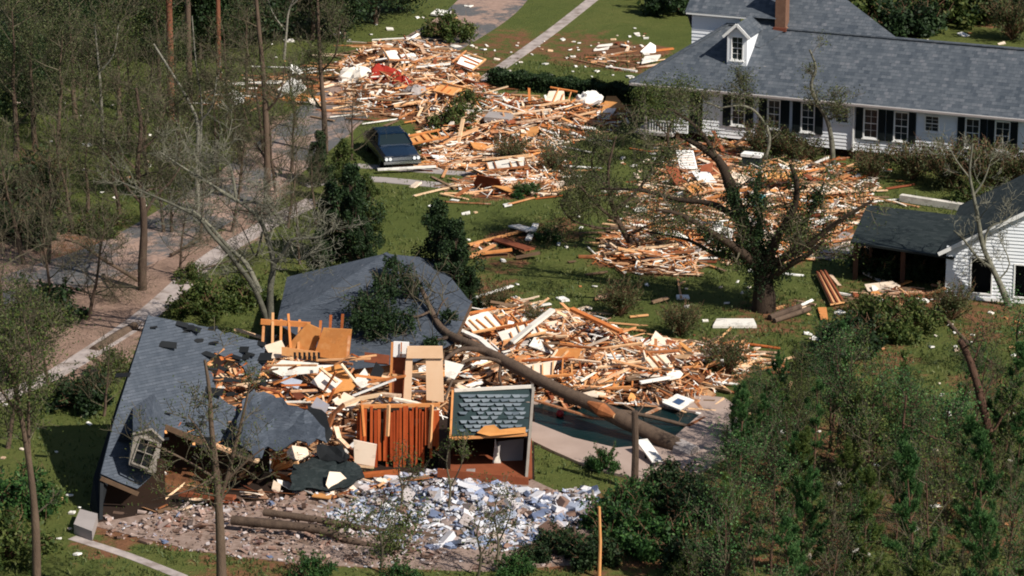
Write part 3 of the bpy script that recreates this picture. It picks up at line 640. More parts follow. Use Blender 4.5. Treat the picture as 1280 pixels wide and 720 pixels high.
# torn lifted flaps of shingle and felt along the ridge and hole
mb = MB()
for i in range(46):
    u, v = rnd.choice([(rnd.uniform(190,330), rnd.uniform(396,440)), (rnd.uniform(255,330), rnd.uniform(430,520)), (rnd.uniform(150,300), rnd.uniform(470,560)), (rnd.uniform(205,320), rnd.uniform(528,570))])
    if v < 396 + (u - 190) * .28: v += 14
    c = RP(u, v) + Vector((0, -.06, .07)); s_ = rnd.uniform(.12, .4)
    boxr(mb, c, (s_, s_ * rnd.uniform(.2, .6), .012), rotm(rnd.uniform(-.6, .2), rnd.uniform(-.2, .3), rnd.uniform(.3, .8)))
put(mb.build('torn_shingles', M['black']), cr)
mb = MB()
for i in range(15):   # patches where the shingles are gone and the felt shows
    u, v = rnd.uniform(230, 330), rnd.uniform(405, 560)
    if not inpoly(np.array([u]), np.array([v]), main)[0]: continue
    k = rnd.randint(5, 8); r_ = rnd.uniform(3, 7); pts_ = [RP(u + r_ * math.cos(q / k * 6.28) * rnd.uniform(.2, 2.), v + r_ * .5 * math.sin(q / k * 6.28) * rnd.uniform(.5, 1.4)) + Vector((0, -.02, .025)) for q in range(k)]
    slab(mb, pts_, .02)
put(mb.build('felt_patches', M['black']), cr)
mb = MB()
edge = [(332,434),(334,452),(318,476),(296,452),(268,440),(256,456),(268,480),(286,505),(304,516),(316,492),(304,540),(318,574),(290,562),(262,552),(225,538),(204,530)]
for i in range(len(edge) - 1):
    for q in range(7):
        t = rnd.random(); u, v = lerp(edge[i][0], edge[i+1][0], t), lerp(edge[i][1], edge[i+1][1], t); p = RP(u, v) + Vector((0, .02, -.1)); a_ = rnd.uniform(0, 6.28); l_ = rnd.uniform(.15, .55)
        beam(mb, p, p + Vector((math.cos(a_) * l_, math.sin(a_) * l_ * .6, math.sin(a_) * l_ * .5)), rnd.uniform(.05, .14), .03)
put(mb.build('splintered_decking', M['wood_or']), cr)
mb = MB(); slab(mb, [RP(184, 396) + Vector((-.05, 0, -.1)), RP(127, 590) + Vector((-.05, 0, -.1)), P(124, 652) , P(112, 640) + Vector((0, 0, .2)), at(117, 596, 121.2), at(146, 505, 123.4)], .15); put(mb.build('gable_shade_slab', M['black']), cr)  # black slab shaped for the shadow at the left of the roof
mb = MB(); beam(mb, RP(126, 593) + Vector((0, -.1, -.12)), RP(173, 613) + Vector((0, -.1, -.12)), .08, .16); beam(mb, RP(204, 530) + Vector((0,-.1,-.05)), RP(320, 577) + Vector((0,-.1,-.05)), .12, .2); put(mb.build('fascia', M['wood_old']), cr)
# dormer
dmr = bpy.data.objects.new('dormer', None); C.objects.link(dmr); dmr.parent = cr
yf = 120.25
fc = [at(161, 581, yf), at(191, 592, yf), at(203, 549, yf), at(190, 536, yf), at(168, 541, yf)]
wn = [at(165, 578, yf), at(186.5, 586, yf), at(198, 553, yf), at(176, 546, yf)]
mb = MB()
ow = [fc[0], fc[1], fc[2], fc[4]]
for i in range(4):
    j = (i + 1) % 4; mb.add([tuple(ow[i]), tuple(ow[j]), tuple(wn[j]), tuple(wn[i])], [[0,1,2,3]])
mb.add([tuple(fc[4]), tuple(fc[2]), tuple(fc[3])], [[0,1,2]])
mb.add([tuple(fc[1]), tuple(fc[2]), tuple(RP(207, 523)), tuple(RP(196, 590))], [[0,1,2,3]])
mb.add([tuple(fc[0]), tuple(fc[4]), tuple(RP(170, 512)), tuple(RP(160, 578))], [[3,2,1,0]])
o = put(mb.build('wall', M['old_white']), cr); o.parent = dmr
mb = MB(); bk = RP(192, 494)
for e, f_ in ((fc[4] + Vector((-.05, 0, -.02)), RP(166, 511)), (fc[2] + Vector((.05, 0, -.02)), RP(208, 522))):
    slab(mb, [fc[3] + Vector((0, -.12, .06)), e + Vector((0, -.06, .03)), f_ + Vector((0, 0, .05)), bk + Vector((0, 0, .08))], .05)
o = put(mb.build('dormer_roof', M['shingle'], uv=True), cr); o.parent = dmr
mb = MB()
for i in range(4): beam(mb, wn[i] + Vector((0,-.04,0)), wn[(i+1) % 4] + Vector((0,-.04,0)), .05, .05)
beam(mb, (wn[0]+wn[3])/2 + Vector((0,-.02,0)), (wn[1]+wn[2])/2 + Vector((0,-.02,0)), .03, .03); beam(mb, (wn[0]+wn[1])/2+ Vector((0,-.01,0)), (wn[3]+wn[2])/2+ Vector((0,-.01,0)), .03, .03)
wf = put(mb.build('window', M['old_white']), cr); wf.parent = dmr
mb = MB(); mb.add([tuple(q + Vector((0, .05, 0))) for q in wn], [[0,1,2,3]]); o = put(mb.build('pane', M['black']), cr); o.parent = wf
mb = MB()
for a, b in ((fc[4] + Vector((-.06,-.08,-.02)), fc[3] + Vector((0,-.14,.04))), (fc[3] + Vector((0,-.14,.04)), fc[2] + Vector((.06,-.08,-.02)))): beam(mb, a, b, .04, .07)
o = put(mb.build('rake_trim', M['old_white']), cr); o.parent = dmr
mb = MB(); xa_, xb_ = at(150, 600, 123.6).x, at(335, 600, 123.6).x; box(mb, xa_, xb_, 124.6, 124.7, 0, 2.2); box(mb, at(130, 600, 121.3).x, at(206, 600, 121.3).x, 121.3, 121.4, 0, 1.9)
tag(mb.build('hollow_shade_panels', M['dark'], loc=tuple(P(260, 612))), 'dark panels added for the shade of the open hollow under the sunken grey roof', 'wall')  # added dark panels give the hollow and the gap below the eave their shade
def polything(name, label, cat, pts, mat, th=.08, uv=False, group=None):
    mb = MB(); slab(mb, pts, th); c = sum((Vector(p) for p in pts), Vector()) / len(pts); return tag(mb.build(name, mat, uv=uv, loc=tuple(c)), label, cat, group)
def sheet3d(name, label, cat, poly, Yf, mat, th=.07, rag=3, bumpy=.15, seed=1, uv=True):
    """crumpled sheet: a ragged outline triangulated over a grid with folds"""
    rg = random.Random(seed); out = subdiv_ragged(poly, 7, rag, rg)
    us = [p[0] for p in out]; vs = [p[1] for p in out]; pts = list(out)
    for u in np.arange(min(us) + 5, max(us), 9):
        for v in np.arange(min(vs) + 4, max(vs), 8):
            q = (u + rg.uniform(-2, 2), v + rg.uniform(-2, 2))
            if inpoly(np.array([q[0]]), np.array([q[1]]), out)[0] and pdist(np.array([q[0]]), np.array([q[1]]), out)[0] > 3: pts.append(q)
    from mathutils.geometry import delaunay_2d_cdt
    vv, ee, ff, *_ = delaunay_2d_cdt([Vector(p) for p in pts], [], [list(range(len(out)))], 1, 1e-4)
    ph = [rg.uniform(0, 6) for _ in range(4)]
    V = []
    for q in vv:
        o_ = bumpy * (math.sin(q[0] * .09 + ph[0]) + math.sin(q[1] * .13 + q[0] * .05 + ph[1])) + rg.uniform(-.5, .5) * bumpy
        V.append(at(q[0], q[1], Yf(q[0], q[1]) + o_))
    k = len(V); mb = MB(); fs = [list(f)[::-1] for f in ff]
    n = (V[fs[0][1]] - V[fs[0][0]]).cross(V[fs[0][2]] - V[fs[0][0]]); 
    if n.y > 0: fs = [f[::-1] for f in fs]
    mb.add([tuple(p) for p in V] + [tuple(p + Vector((0, th, -th))) for p in V], fs + [[i + k for i in f[::-1]] for f in fs])
    return tag(mb.build(name, mat, uv=uv, loc=tuple(V[0])), label, cat)
sheet3d('roof_sheet', 'torn grey shingle sheet sagging right of the hole in the sunken roof', 'roof sheet', [(303,500),(318,486),(345,497),(372,508),(392,520),(406,535),(409,553),(396,548),(385,556),(372,550),(352,562),(335,558),(318,572),(300,556),(296,530)], lambda u, v: 126.2 - (v - 480) * .058, M['shingle'], seed=3, rag=4.5, bumpy=.22)
sheet3d('roof_sheet', 'crumpled dark shingle piece lying on the ground beside the white square panel', 'roof sheet', [(366,580),(392,570),(420,566),(444,578),(456,596),(440,606),(400,612),(362,612)], lambda u, v: 124.4 - (v - 570) * .055, M['teal_sh'], seed=5, bumpy=.12)
sheet3d('roof_sheet', 'small black felt scrap folded above the dark shingle piece', 'roof sheet', [(396,556),(428,556),(438,570),(425,578),(400,574)], lambda u, v: 124.6 - (v - 560) * .05, M['black'], seed=6, bumpy=.15, uv=False)
sheet3d('roof_sheet', 'dark torn felt hanging at the right tip of the sagging shingle sheet', 'roof sheet', [(384,505),(402,512),(416,540),(410,552),(396,545)], lambda u, v: 124.9 - (v - 520) * .04, M['black'], seed=8, uv=False)
# hip roof behind, lying on its crushed walls
hr = thing('fallen_hip_roof', 'plain grey hipped roof sunk behind the debris, fallen tree crown resting on it', 'roof', tuple(P(480, 440)))
A = at(481, 317, 143.5); B = at(516, 336, 142.6); Cc = at(589, 379, 141.2); D = at(520, 452, 134.5); E_ = at(346, 404, 138.6); G2 = Vector((-3.6, 150, 1.6)); G3 = Vector((-10.5, 147, 1.6)); D2 = at(440, 462, 134.2); D3 = at(566, 430, 136.5)
mb = MB(); mb.add([tuple(p) for p in (A, E_, D2, D, B, Cc, G2, G3, D3)], [[0,1,2,3,4],[4,3,8,5],[0,4,5,6],[0,6,7],[0,7,1]])
put(mb.build('roof', M['shingle'], uv=True), hr)
mb = MB(); ring = [E_, D2, D, D3, Cc, G2, G3]; cen_ = sum(ring, Vector()) / 7
low = [(cen_.lerp(p, .93)) for p in ring]
for i in range(7):
    a, b = low[i], low[(i+1) % 7]; mb.add([(a.x, a.y, 0), (b.x, b.y, 0), (b.x, b.y, b.z - .1), (a.x, a.y, a.z - .1)], [[0,1,2,3]])
put(mb.build('wall', M['wood_old']), hr)
mb = MB()
beam(mb, A + Vector((0,0,.02)), B + Vector((0,0,.02)), .25, .05); beam(mb, B + Vector((0,0,.02)), Cc + Vector((0,0,.02)), .22, .04)
put(mb.build('ridge_cap', M['shingle'], uv=True), hr)
mb = MB(); beam(mb, Cc + Vector((0,-.05,-.1)), D3 + Vector((0,-.05,-.1)), .06, .2); put(mb.build('fascia', M['wood_old']), hr)
# shingled corner box
bxo = thing('shingled_house_corner', 'standing house corner with dark green scalloped shingles above a dark open room', 'house', tuple(P(612, 598)))
mb = MB(); ys = [124.35, 124.9, 125.5, 126.1]; vs = [545, 526, 506, 486]
for i in range(3):
    a, b, c, d = at(lerp(564, 567, i/3), vs[i], ys[i]), at(lerp(660, 664, i/3), vs[i] - 4, ys[i]), at(lerp(660, 664, (i+1)/3), vs[i+1] - 3, ys[i+1]), at(lerp(564, 567, (i+1)/3), vs[i+1], ys[i+1])
    mb.add([tuple(a), tuple(b), tuple(c), tuple(d)], [[0,1,2,3]])
def scallop():
    t = NT('dark_teal_felt'); tc = t.n('ShaderNodeTexCoord'); t.l(t.ramp(t.noise(tc.outputs['Object'], 2, 4), [srgb('#14262a'), srgb('#22393c')]), t.b.inputs['Base Color']); t.b.inputs['Roughness'].default_value = .8; return t.m
put(mb.build('roof_felt', scallop()), bxo)
mb = MB(); tabs = pmat('grey_shingle_tabs', ['#4e5962', '#68727c', '#7d868e', '#5a646c'], scale=3, amt=.3, rand=.8)
for r_ in range(9):
    v = 493 + r_ * 5.4; i = min(2, int((545 - v) / 19.7)); yy = np.interp(v, vs[::-1], ys[::-1]); n = 8
    for q in range(n):
        if rnd.random() < .1 and r_ > 2: continue
        u0 = 574 + (q + .5 * (r_ % 2)) * 10.8 + rnd.uniform(-2, 2)
        if u0 > 650: continue
        wd = rnd.uniform(8, 13) if 3 <= r_ else 12.4
        a, b, c, d = at(u0, v, yy - .1), at(u0 + wd, v, yy - .1), at(u0 + wd * .8, v + rnd.uniform(2.6, 4.0), yy - .24), at(u0 + wd * .25, v + rnd.uniform(3.0, 4.6), yy - .26)
        mb.add([tuple(p) for p in (a, b, c, d)] + [tuple(p + Vector((0, .03, -.02))) for p in (a, b, c, d)], [[0,3,2,1],[4,5,6,7],[0,1,5,4],[1,2,6,5],[2,3,7,6],[3,0,4,7]])
put(mb.build('shingle_tabs', tabs), bxo)
bx0, bx1 = P(563, 592).x, P(656, 600).x
mb = MB(); slab(mb, [at(659, 600, 123.9), at(667, 486, 126), at(667, 480, 129.5), at(661, 570, 129.5)], .1); beam(mb, at(658, 600, 123.8), at(667, 484, 125.9), .1, .1); put(mb.build('side_wall', M['old_white']), bxo)
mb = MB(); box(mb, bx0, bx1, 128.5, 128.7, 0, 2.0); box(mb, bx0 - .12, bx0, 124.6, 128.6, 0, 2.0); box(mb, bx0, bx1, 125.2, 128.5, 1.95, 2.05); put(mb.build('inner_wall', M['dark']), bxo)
mb = MB(); box(mb, bx0 - .1, bx1 + .3, 123.9, 128.5, .12, .22); beam(mb, (bx0 - .5, 124.0, .35), (bx1 + .15, 123.5, .15), .12, .34); put(mb.build('floor', M['wood_red']), bxo)
mb = MB(); slab(mb, [at(622, 552, 126.2), at(655, 548, 126.2), at(652, 590, 125.6), at(624, 584, 125.6)], .05); put(mb.build('inner_panel', M['conc_grey']), bxo)
mb = MB(); slab(mb, [at(619, 548, 125.8), at(628, 586, 125.4), at(615, 587, 125.4)], .05); put(mb.build('curtain', M['white_bd']), bxo)
mb = MB(); beam(mb, at(568, 488, 126) , at(664, 483, 126), .1, .12); put(mb.build('top_board', M['drywall']), bxo)
mb = MB(); beam(mb, at(565, 548, 124.3), at(659, 543, 124.3), .12, .1); beam(mb, at(566, 488, 125.9), at(563, 548, 124.2), .08, .1); put(mb.build('edge_board', M['wood_or']), bxo)
mb = MB(); slab(mb, [at(596, 541, 124.2), at(606, 532, 124.3), at(618, 531, 124.3), at(625, 537, 124.25), at(640, 535, 124.3), at(657, 534, 124.3), at(657, 541, 124.2), at(612, 545, 124.1)], .05); put(mb.build('torn_sheathing', M['ply']), bxo)
# red brown board wall
sw = thing('plank_wall', 'red brown wall of upright broken planks standing beside the white square panel', 'wall', tuple(P(495, 588)))
mb = MB(); u = 446
gaps = [(456, 462), (476, 479)]
while u < 548:
    wd = rnd.uniform(2.6, 4.4); top = 511 + rnd.uniform(-6, 6); bot = 586 + rnd.uniform(-16, 3) - (14 if u > 530 else 0)
    if any(a < u < b for a, b in gaps) and rnd.random() < .8: u += wd; continue
    yj = 125.6 + rnd.uniform(-.06, .06); a = at(u + wd/2 + rnd.uniform(-1, 1), bot, yj - .15); b = at(u + wd/2, top, yj); d = (b - a)
    x = wd / 31 * .47; mb.add([(a.x-x, a.y, a.z), (a.x+x, a.y, a.z), (b.x+x, b.y, b.z), (b.x-x, b.y, b.z), (a.x-x, a.y+.05, a.z), (a.x+x, a.y+.05, a.z), (b.x+x, b.y+.05, b.z), (b.x-x, b.y+.05, b.z)], [[0,1,2,3],[5,4,7,6],[1,5,6,2],[4,0,3,7],[3,2,6,7],[4,5,1,0]])
    u += wd + rnd.choice([0.1, .3, 1.2])
put(mb.build('planks', pmat('orange_red_planks', ['#7c3213', '#a0431b', '#b9592a', '#933a17'], scale=3, amt=.4, rand=.7)), sw)
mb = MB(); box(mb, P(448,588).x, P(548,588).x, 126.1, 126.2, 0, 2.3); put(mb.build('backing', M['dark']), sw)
mb = MB(); beam(mb, at(450, 508, 125.7), at(550, 506, 125.7), .15, .12); put(mb.build('top_plate', M['wood_or']), sw)
for uu in (452, 486, 540):
    mb = MB(); beam(mb, at(uu + rnd.uniform(-3, 3), 560 if uu > 500 else 545, 125.3), at(uu, 506, 125.4), .12, .1); put(mb.build('stud', M['wood_or']), sw)
def frame_thing(name, label, cat, rects, mat, Y0, dYdv=0, th=.08, extra=()):
    c = P((rects[0][0] + rects[0][1]) / 2, rects[0][3], .0); t = thing(name, label, cat, (c.x, Y0, 0))
    for i, (pn, m_, u0, u1, v0, v1) in enumerate([(n_, mm, *r_) for n_, mm, r_ in extra]):
        mb = MB(); slab(mb, [at(u0, v1, Y0 - .05), at(u1, v1, Y0 - .05), at(u1, v0, Y0 + .15), at(u0, v0, Y0 + .15)], th); put(mb.build(pn, m_), t)
    return t
def panel(t, pn, m_, pts, Y, th=.07, uv=False): mb = MB(); slab(mb, [at(u, v, y) if len(p) > 2 else at(u, v, Y) for p in pts for u, v, y in [(p + (Y,))[:3] if len(p) > 2 else (p[0], p[1], Y)]], th); return put(mb.build(pn, m_, uv=uv), t)
dfm = thing('door_frame_panel', 'pale peach wall panel with a cut out doorway standing upright in the wreck', 'wall panel', (P(530,505).x, 129.6, 0))
for nm, pts in (('jamb', [(504,503),(514,503),(516,436),(508,436)]), ('jamb', [(533,500),(555,503),(553,436),(532,436)]), ('header', [(508,448),(554,448),(553,433),(509,433)])):
    panel(dfm, nm, M['peach'], pts, 129.6 if nm == 'jamb' else 129.5)
dd = thing('panelled_door', 'brown panelled door with a white two pane light at its top', 'door', (P(499,505).x, 129.9, 0))
panel(dd, 'leaf', M['wood_red'], [(487,500),(504,502),(512,430),(491,428)], 130.0); panel(dd, 'light', M['white_trim'], [(491,446),(511,447),(511.5,428),(492,427)], 129.9)
panel(dd, 'muntin', M['wood_or'], [(500.5,446),(502,446),(502.5,428),(501,428)], 129.8, .03); panel(dd, 'rail', M['wood_or'], [(489,470),(508,472),(508,469),(489,467)], 129.9, .04); panel(dd, 'stile', M['wood_or'], [(486,502),(489,502),(492,428),(489,428)], 129.9, .04)
ws = thing('square_panel', 'white square panel leaning against the red brown plank wall', 'panel', (P(458,590).x, 124.4, 0)); panel(ws, 'sheet', M['drywall'], [(443,579),(468,583),(471,556),(442,550)], 124.5)
bg_ = thing('wall_fragment', 'orange brown wall fragment with black slots and torn stud tops', 'wall', (P(400,470).x, 133, 0))
panel(bg_, 'sheet', M['ply'], [(392,445),(436,452),(440,412),(404,410)], 132.8)
panel(bg_, 'sheet', M['ply'], [(356,436),(392,442),(402,412),(384,404)], 133.2)
panel(bg_, 'lower_sheet', M['wood_or'], [(352,444),(398,452),(398,440),(352,434)], 132.4)
for q in range(6): panel(bg_, 'slot', M['black'], [(367+q*6,449),(370+q*6,449.5),(370+q*6,441),(367+q*6,440.5)], 132.2, .05)
for q, uu in enumerate((330, 339, 350, 362, 372, 400, 414, 428)):
    mb = MB(); beam(mb, at(uu + rnd.uniform(-4, 2), 446, 133), at(uu + rnd.uniform(-2, 3), rnd.uniform(390, 404), 133.6), .1, .09); put(mb.build('stud', M['wood_or']), bg_)
mb = MB(); beam(mb, at(326, 402, 133.5), at(388, 406, 133.5), .12, .22); put(mb.build('top_plate', M['wood_or']), bg_)
for q, (pts, Y, m_, lab) in enumerate([
    ([(336,462),(352,470),(396,466),(398,454),(352,450)], 131.8, 'white_bd', 'white sheet lying under the slotted wall fragment'),
    ([(398,462),(412,490),(430,500),(446,480),(424,455)], 130.5, 'ply', 'curled light orange plywood sheet below the tall wall fragment'),
    ([(340,448),(330,432),(352,425),(362,446)], 132.6, 'drywall', 'small peach sheet leaning at the left end of the stud row'),
    ([(388,478),(412,492),(428,476),(404,462)], 130.0, 'drywall', 'cream wall sheet with cracks in the middle of the wreck'),
    ([(556,470),(568,474),(580,456),(556,450)], 130.4, 'white_bd', 'pale sheet right of the peach door frame'),
    ([(455,452),(486,456),(487,444),(456,440)], 131, 'wood_red', 'red brown cabinet side between the hip roof and the panelled door'),
    ([(462,470),(474,478),(480,462),(470,452)], 130.2, 'black', 'black fabric sheet beside the panelled door'),
    ([(386,512),(404,522),(412,506),(396,496)], 127.6, 'rubble_w', 'crumpled blue and white cloth above the curved beam'),
    ([(442,476),(452,486),(466,478),(456,460)], 130.4, 'white_bd', 'white sheet beside the black fabric'),
    ([(418,505),(440,512),(450,500),(430,490)], 128.3, 'drywall', 'peach sheet above the curved beam'),
    ([(350,478),(372,486),(378,476),(356,470)], 130.4, 'rubble_w', 'pale blue white sheet on timber behind the sagging shingles')]):
    polything('wall_sheet', lab, 'sheet', [at(u, v, Y - (v - 450) * .02) for u, v in pts], M[m_], .06)
def bent(name, label, path, r, m_):
    mb = MB(); pts = [at(*p) for p in path]; 
    for i in range(len(pts) - 1): beam(mb, pts[i], pts[i+1].lerp(pts[i], -.04), r * 2, r * .9)
    return tag(mb.build(name, m_, loc=tuple(pts[0])), label, 'beam')
bent('bent_beam', 'long pale bent beam arching over the red brown plank wall', [(410,534,126),(416,518,126.2),(430,506,126.4),(450,498,126.6),(478,493,126.6),(500,495,126.4)], .12, M['wood'])
bent('bent_beam', 'pale beam sloping down right above the red brown planks', [(492,498,126.2),(520,504,126),(548,513,125.8)], .1, M['wood'])
bent('bent_beam', 'curved tan beam hanging down left of the white square panel', [(420,534,125.8),(424,548,125.4),(436,560,125),(444,570,124.7)], .1, M['wood'])
bent('bent_beam', 'red brown splintered post leaning over the roof hole', [(304,535,125.3),(312,500,126.2),(318,470,127),(326,445,127.6)], .13, M['wood_red'])
bent('bent_beam', 'tan board propped across the dark hollow under the roof', [(270,557,122.6),(296,567,122.3),(322,576,122)], .12, M['wood'])
bent('bent_beam', 'straight tan beam rising at the back right of the large debris pile', [(714,386,141),(774,414,139.5)], .14, M['wood_or'])
bent('bent_beam', 'white painted beam slanting up in the large debris pile', [(640,428,137.5),(664,408,138),(690,388,139)], .14, M['white_bd'])
bent('bent_beam', 'long pale beam lying along the dark pool edge', [(668,500,131),(740,522,129.8),(800,528,129.6)], .07, M['wood'])
bent('bent_beam', 'white board lying at the front of the right arm of the debris pile', [(800,478,133.5),(842,471,134)], .1, M['white_bd'])
bent('bent_beam', 'white beam half buried behind the fallen trunk', [(572,412,139),(600,424,138),(618,440,136.5)], .13, M['white_bd'])
bent('bent_beam', 'white board pointing at the lawn near the oak pile', [(733,321,158),(785,328,156.5)], .12, M['white_bd'])
bent('bent_beam', 'red brown timber on the ground under the dark hollow', [(225,617,121.4),(262,620,121),(292,622,120.6)], .15, M['wood_red'])
bent('bent_beam', 'red painted timber in front of the dark shingle piece', [(420,616,122.6),(460,612,122.8)], .14, M['wood_red'])
bent('bent_beam', 'thick tan beam lying at the foot of the plank wall', [(452,594,124.3),(498,590,124.3)], .16, M['wood_or'])
for q in range(22):
    a_ = rnd.uniform(-1.2, 1.3); r1, r2 = rnd.uniform(4, 12), rnd.uniform(22, 42); cx_, cy_ = 338, 588
    p0 = at(cx_ + math.cos(a_) * r1, cy_ - math.sin(a_) * r1 * .8, 124.2); p1 = at(cx_ + math.cos(a_ + .1) * r2, cy_ - math.sin(a_) * r2 * .8, 123.6 + rnd.uniform(-.3, .6)); mb = MB(); beam(mb, p0, p1, .09, .12)
    tag(mb.build('splayed_joist', M['wood_or'], loc=tuple(p0)), 'splayed orange joist stub in the fan of joists beside the crumpled dark shingle piece', 'joist', 'fan of broken joists')
for q in range(34):
    u = rnd.uniform(262, 318); v = rnd.uniform(442, 545); p = RP(u, v) + Vector((0, .3, -.45)); a_ = rnd.uniform(-1.4, 1.8); l_ = rnd.uniform(.5, 1.6); mb = MB(); beam(mb, p, p + Vector((math.cos(a_) * l_, rnd.uniform(-.3, .5), math.sin(a_) * l_ * .5)), rnd.uniform(.06, .16), .05)
    tag(mb.build('broken_rafter', M[rnd.choice(['wood_or', 'wood', 'wood_red', 'wood_old'])], loc=tuple(p)), 'broken rafter stub in the hole of the sunken grey roof', 'rafter', 'rafters in the roof hole')
for q in range(26):
    u, v = rnd.choice([(rnd.uniform(300, 400), 0), (rnd.uniform(400, 460), 0)]); v = 470 + rnd.uniform(-20, 60) - (u - 300) * .02; p = at(u, v, 129.6 - (v - 450) * .04); a_ = rnd.uniform(-.6, 2.4); l_ = rnd.uniform(.8, 2.4); mb = MB(); beam(mb, p, p + Vector((math.cos(a_) * l_, rnd.uniform(-.8, .8), math.sin(a_) * l_ * .45)), rnd.uniform(.07, .2), .06)
    tag(mb.build('roof_timber', M[rnd.choice(['wood_or', 'wood', 'wood', 'wood_or', 'white_bd'])], loc=tuple(p)), 'loose timber jutting from the wreck between roof slab and plank wall', 'timber', 'timbers jutting from the wreck')
# the window frame lying by the pool, ball, signs, boards on the lawn
wl = thing('window_frame', 'white window frame with blue pane lying flat by the pool corner', 'window', tuple(P(845, 502, .3)))
o0 = Vector(wl.location); q = [P(828, 503, .35) - o0, P(850, 512, .3) - o0, P(868, 500, .35) - o0, P(846, 492, .4) - o0]; cc = sum(q, Vector()) / 4
mb = MB()
for i in range(4): slab(mb, [q[i], q[(i+1)%4], cc.lerp(q[(i+1)%4], .45), cc.lerp(q[i], .45)], .06)
mb.build('frame', M['white_bd'], wl); mb = MB(); slab(mb, [cc.lerp(p, .45) - Vector((0,0,.02)) for p in q], .02); mb.build('pane', plain('blue_pane', '#3d5578', .2), wl)
mb = MB(); 
V = []; n_ = 10
for i in range(n_ + 1):
    for j in range(14): a = PI * i / n_; b = 2 * PI * j / 14; V.append((.17 * math.sin(a) * math.cos(b), .17 * math.sin(a) * math.sin(b), .17 * math.cos(a)))
f = [[i*14+j, i*14+(j+1)%14, (i+1)*14+(j+1)%14, (i+1)*14+j][::-1] for i in range(n_) for j in range(14)]
mb.add(V, f); o = mb.build('ball', plain('red_rubber', '#a3262c', .4), smooth=True); o.location = P(700, 517, .14); tag(o, 'small red ball floating in the dark pool', 'ball')
def lying(name, label, cat, pts, m_, th=.1, z=.1, uv=False): return polything(name, label, cat, [P(u, v, z) for u, v in pts], M[m_], th, uv)
lying('flat_board', 'long flat white board lying on grass in front of the oak', 'board', [(891,407),(946,407),(942,398),(896,398)], 'white_bd', .12, .14)
cpn = thing('plank_section', 'brown plank section with raised battens lying on grass left of the carport', 'wall panel', tuple(P(1038, 372, .1)))
o0 = Vector(cpn.location); qa = [P(1038, 380, .2) - o0, P(1056, 377, .2) - o0, P(1032, 338, .25) - o0, P(1020, 341, .25) - o0]
mb = MB(); slab(mb, qa, .07); mb.build('sheet', M['wood_or'], cpn)
for t in (.12, .5, .88): mb = MB(); beam(mb, qa[0].lerp(qa[1], t) + Vector((0,0,.04)), qa[3].lerp(qa[2], t) + Vector((0,0,.04)), .09, .07); mb.build('batten', M['wood_red'], cpn)
lying('flat_board', 'short pink brown board beside the brown plank section', 'board', [(1026,398),(1035,398),(1033,384),(1022,384)], 'wood_or', .06, .12)
lying('flat_sheet', 'cream crumpled sheet lying on the road edge', 'sheet', [(347,112),(368,119),(383,108),(365,96)], 'white_bd', .2, .4)
lying('flat_sheet', 'orange brown board under the cream sheet', 'sheet', [(352,124),(402,127),(404,119),(356,117)], 'wood_or', .1, .15)
lying('flat_sheet', 'white sheet lying on the lawn near the eave of the white house', 'sheet', [(802,78),(822,74),(826,68),(806,70)], 'white_bd', .1, .2)
lying('flat_sheet', 'white sheet lying at the top by the road', 'sheet', [(538,17),(558,20),(564,14),(546,11)], 'white_bd', .1, .2)
lying('flat_sheet', 'large white sheet among bits on the lawn beside the path', 'sheet', [(742,62),(760,60),(766,54),(748,56)], 'white_bd', .1, .15)
lying('mattress', 'grey blue mattress lying on the far debris pile', 'mattress', [(605,146),(636,149),(642,142),(612,139)], 'conc_grey', .25, .95)
lying('tan_cushion', 'tan crumpled sheet at the right end of the far debris pile', 'sheet', [(752,138),(782,134),(770,120),(758,120)], 'ply', .15, .5)
lying('road_slab', 'pale concrete slab fragment at the left of the foundation rubble', 'slab', [(92,655),(115,664),(122,642),(100,636)], 'conc_grey', .4, .42)
# crumpled cloth pile
def crumple(name, label, cat, u, v, r, h, m_, seed, z=0):
    rg = random.Random(seed); c = P(u, v, z); mb = MB(); V = []; n = 14; k = 7
    for i in range(k + 1):
        for j in range(n):
            a = i / k * PI / 2; b = 2 * PI * j / n; q = 1 + .35 * math.sin(3 * b + seed) * math.sin(a * 2) + rg.uniform(-.18, .18)
            V.append((r * math.cos(a) * math.cos(b) * q, r * .7 * math.cos(a) * math.sin(b) * q, h * math.sin(a) * (1 + rg.uniform(-.2, .2))))
    mb.add(V, [[i*n+j, i*n+(j+1)%n, (i+1)*n+(j+1)%n, (i+1)*n+j] for i in range(k) for j in range(n)])
    o = mb.build(name, m_); o.location = c; return tag(o, label, cat)
redc = pmat('red_cloth', ['#6e1c14', '#9a2c20', '#b03a2a'], rand=0, scale=4); whc = M['white_bd']
crumple('cloth_heap', 'red crumpled cloth heap on the debris above the car', 'cloth', 478, 104, 1.0, 1.1, redc, 2)
crumple('cloth_heap', 'small dark red cloth bundle right of the larger red heap', 'cloth', 503, 106, .6, .5, redc, 4, .3)
crumple('cloth_heap', 'white crumpled tarp left of the red cloth', 'cloth', 447, 103, 1.1, .9, whc, 5)
crumple('cloth_heap', 'grey white crumpled sheet below the red cloth', 'cloth', 518, 122, .8, .7, M['conc_grey'], 6, .3)
crumple('cloth_heap', 'white crumpled sheet at the right of the far pile by the hedge', 'cloth', 736, 128, .8, .6, whc, 7, .5)
tb = thing('white_tub', 'white box shaped appliance with dark side on the pile under the house wall', 'appliance', tuple(P(940, 203, .7)), TH)
mb = MB(); box(mb, -.55, .55, -.3, .35, .35, .5); mb.build('lid', M['white_trim'], tb); mb = MB(); box(mb, -.5, .5, -.26, .3, -.3, .35); mb.build('tub_body', M['teal_sh'], tb)
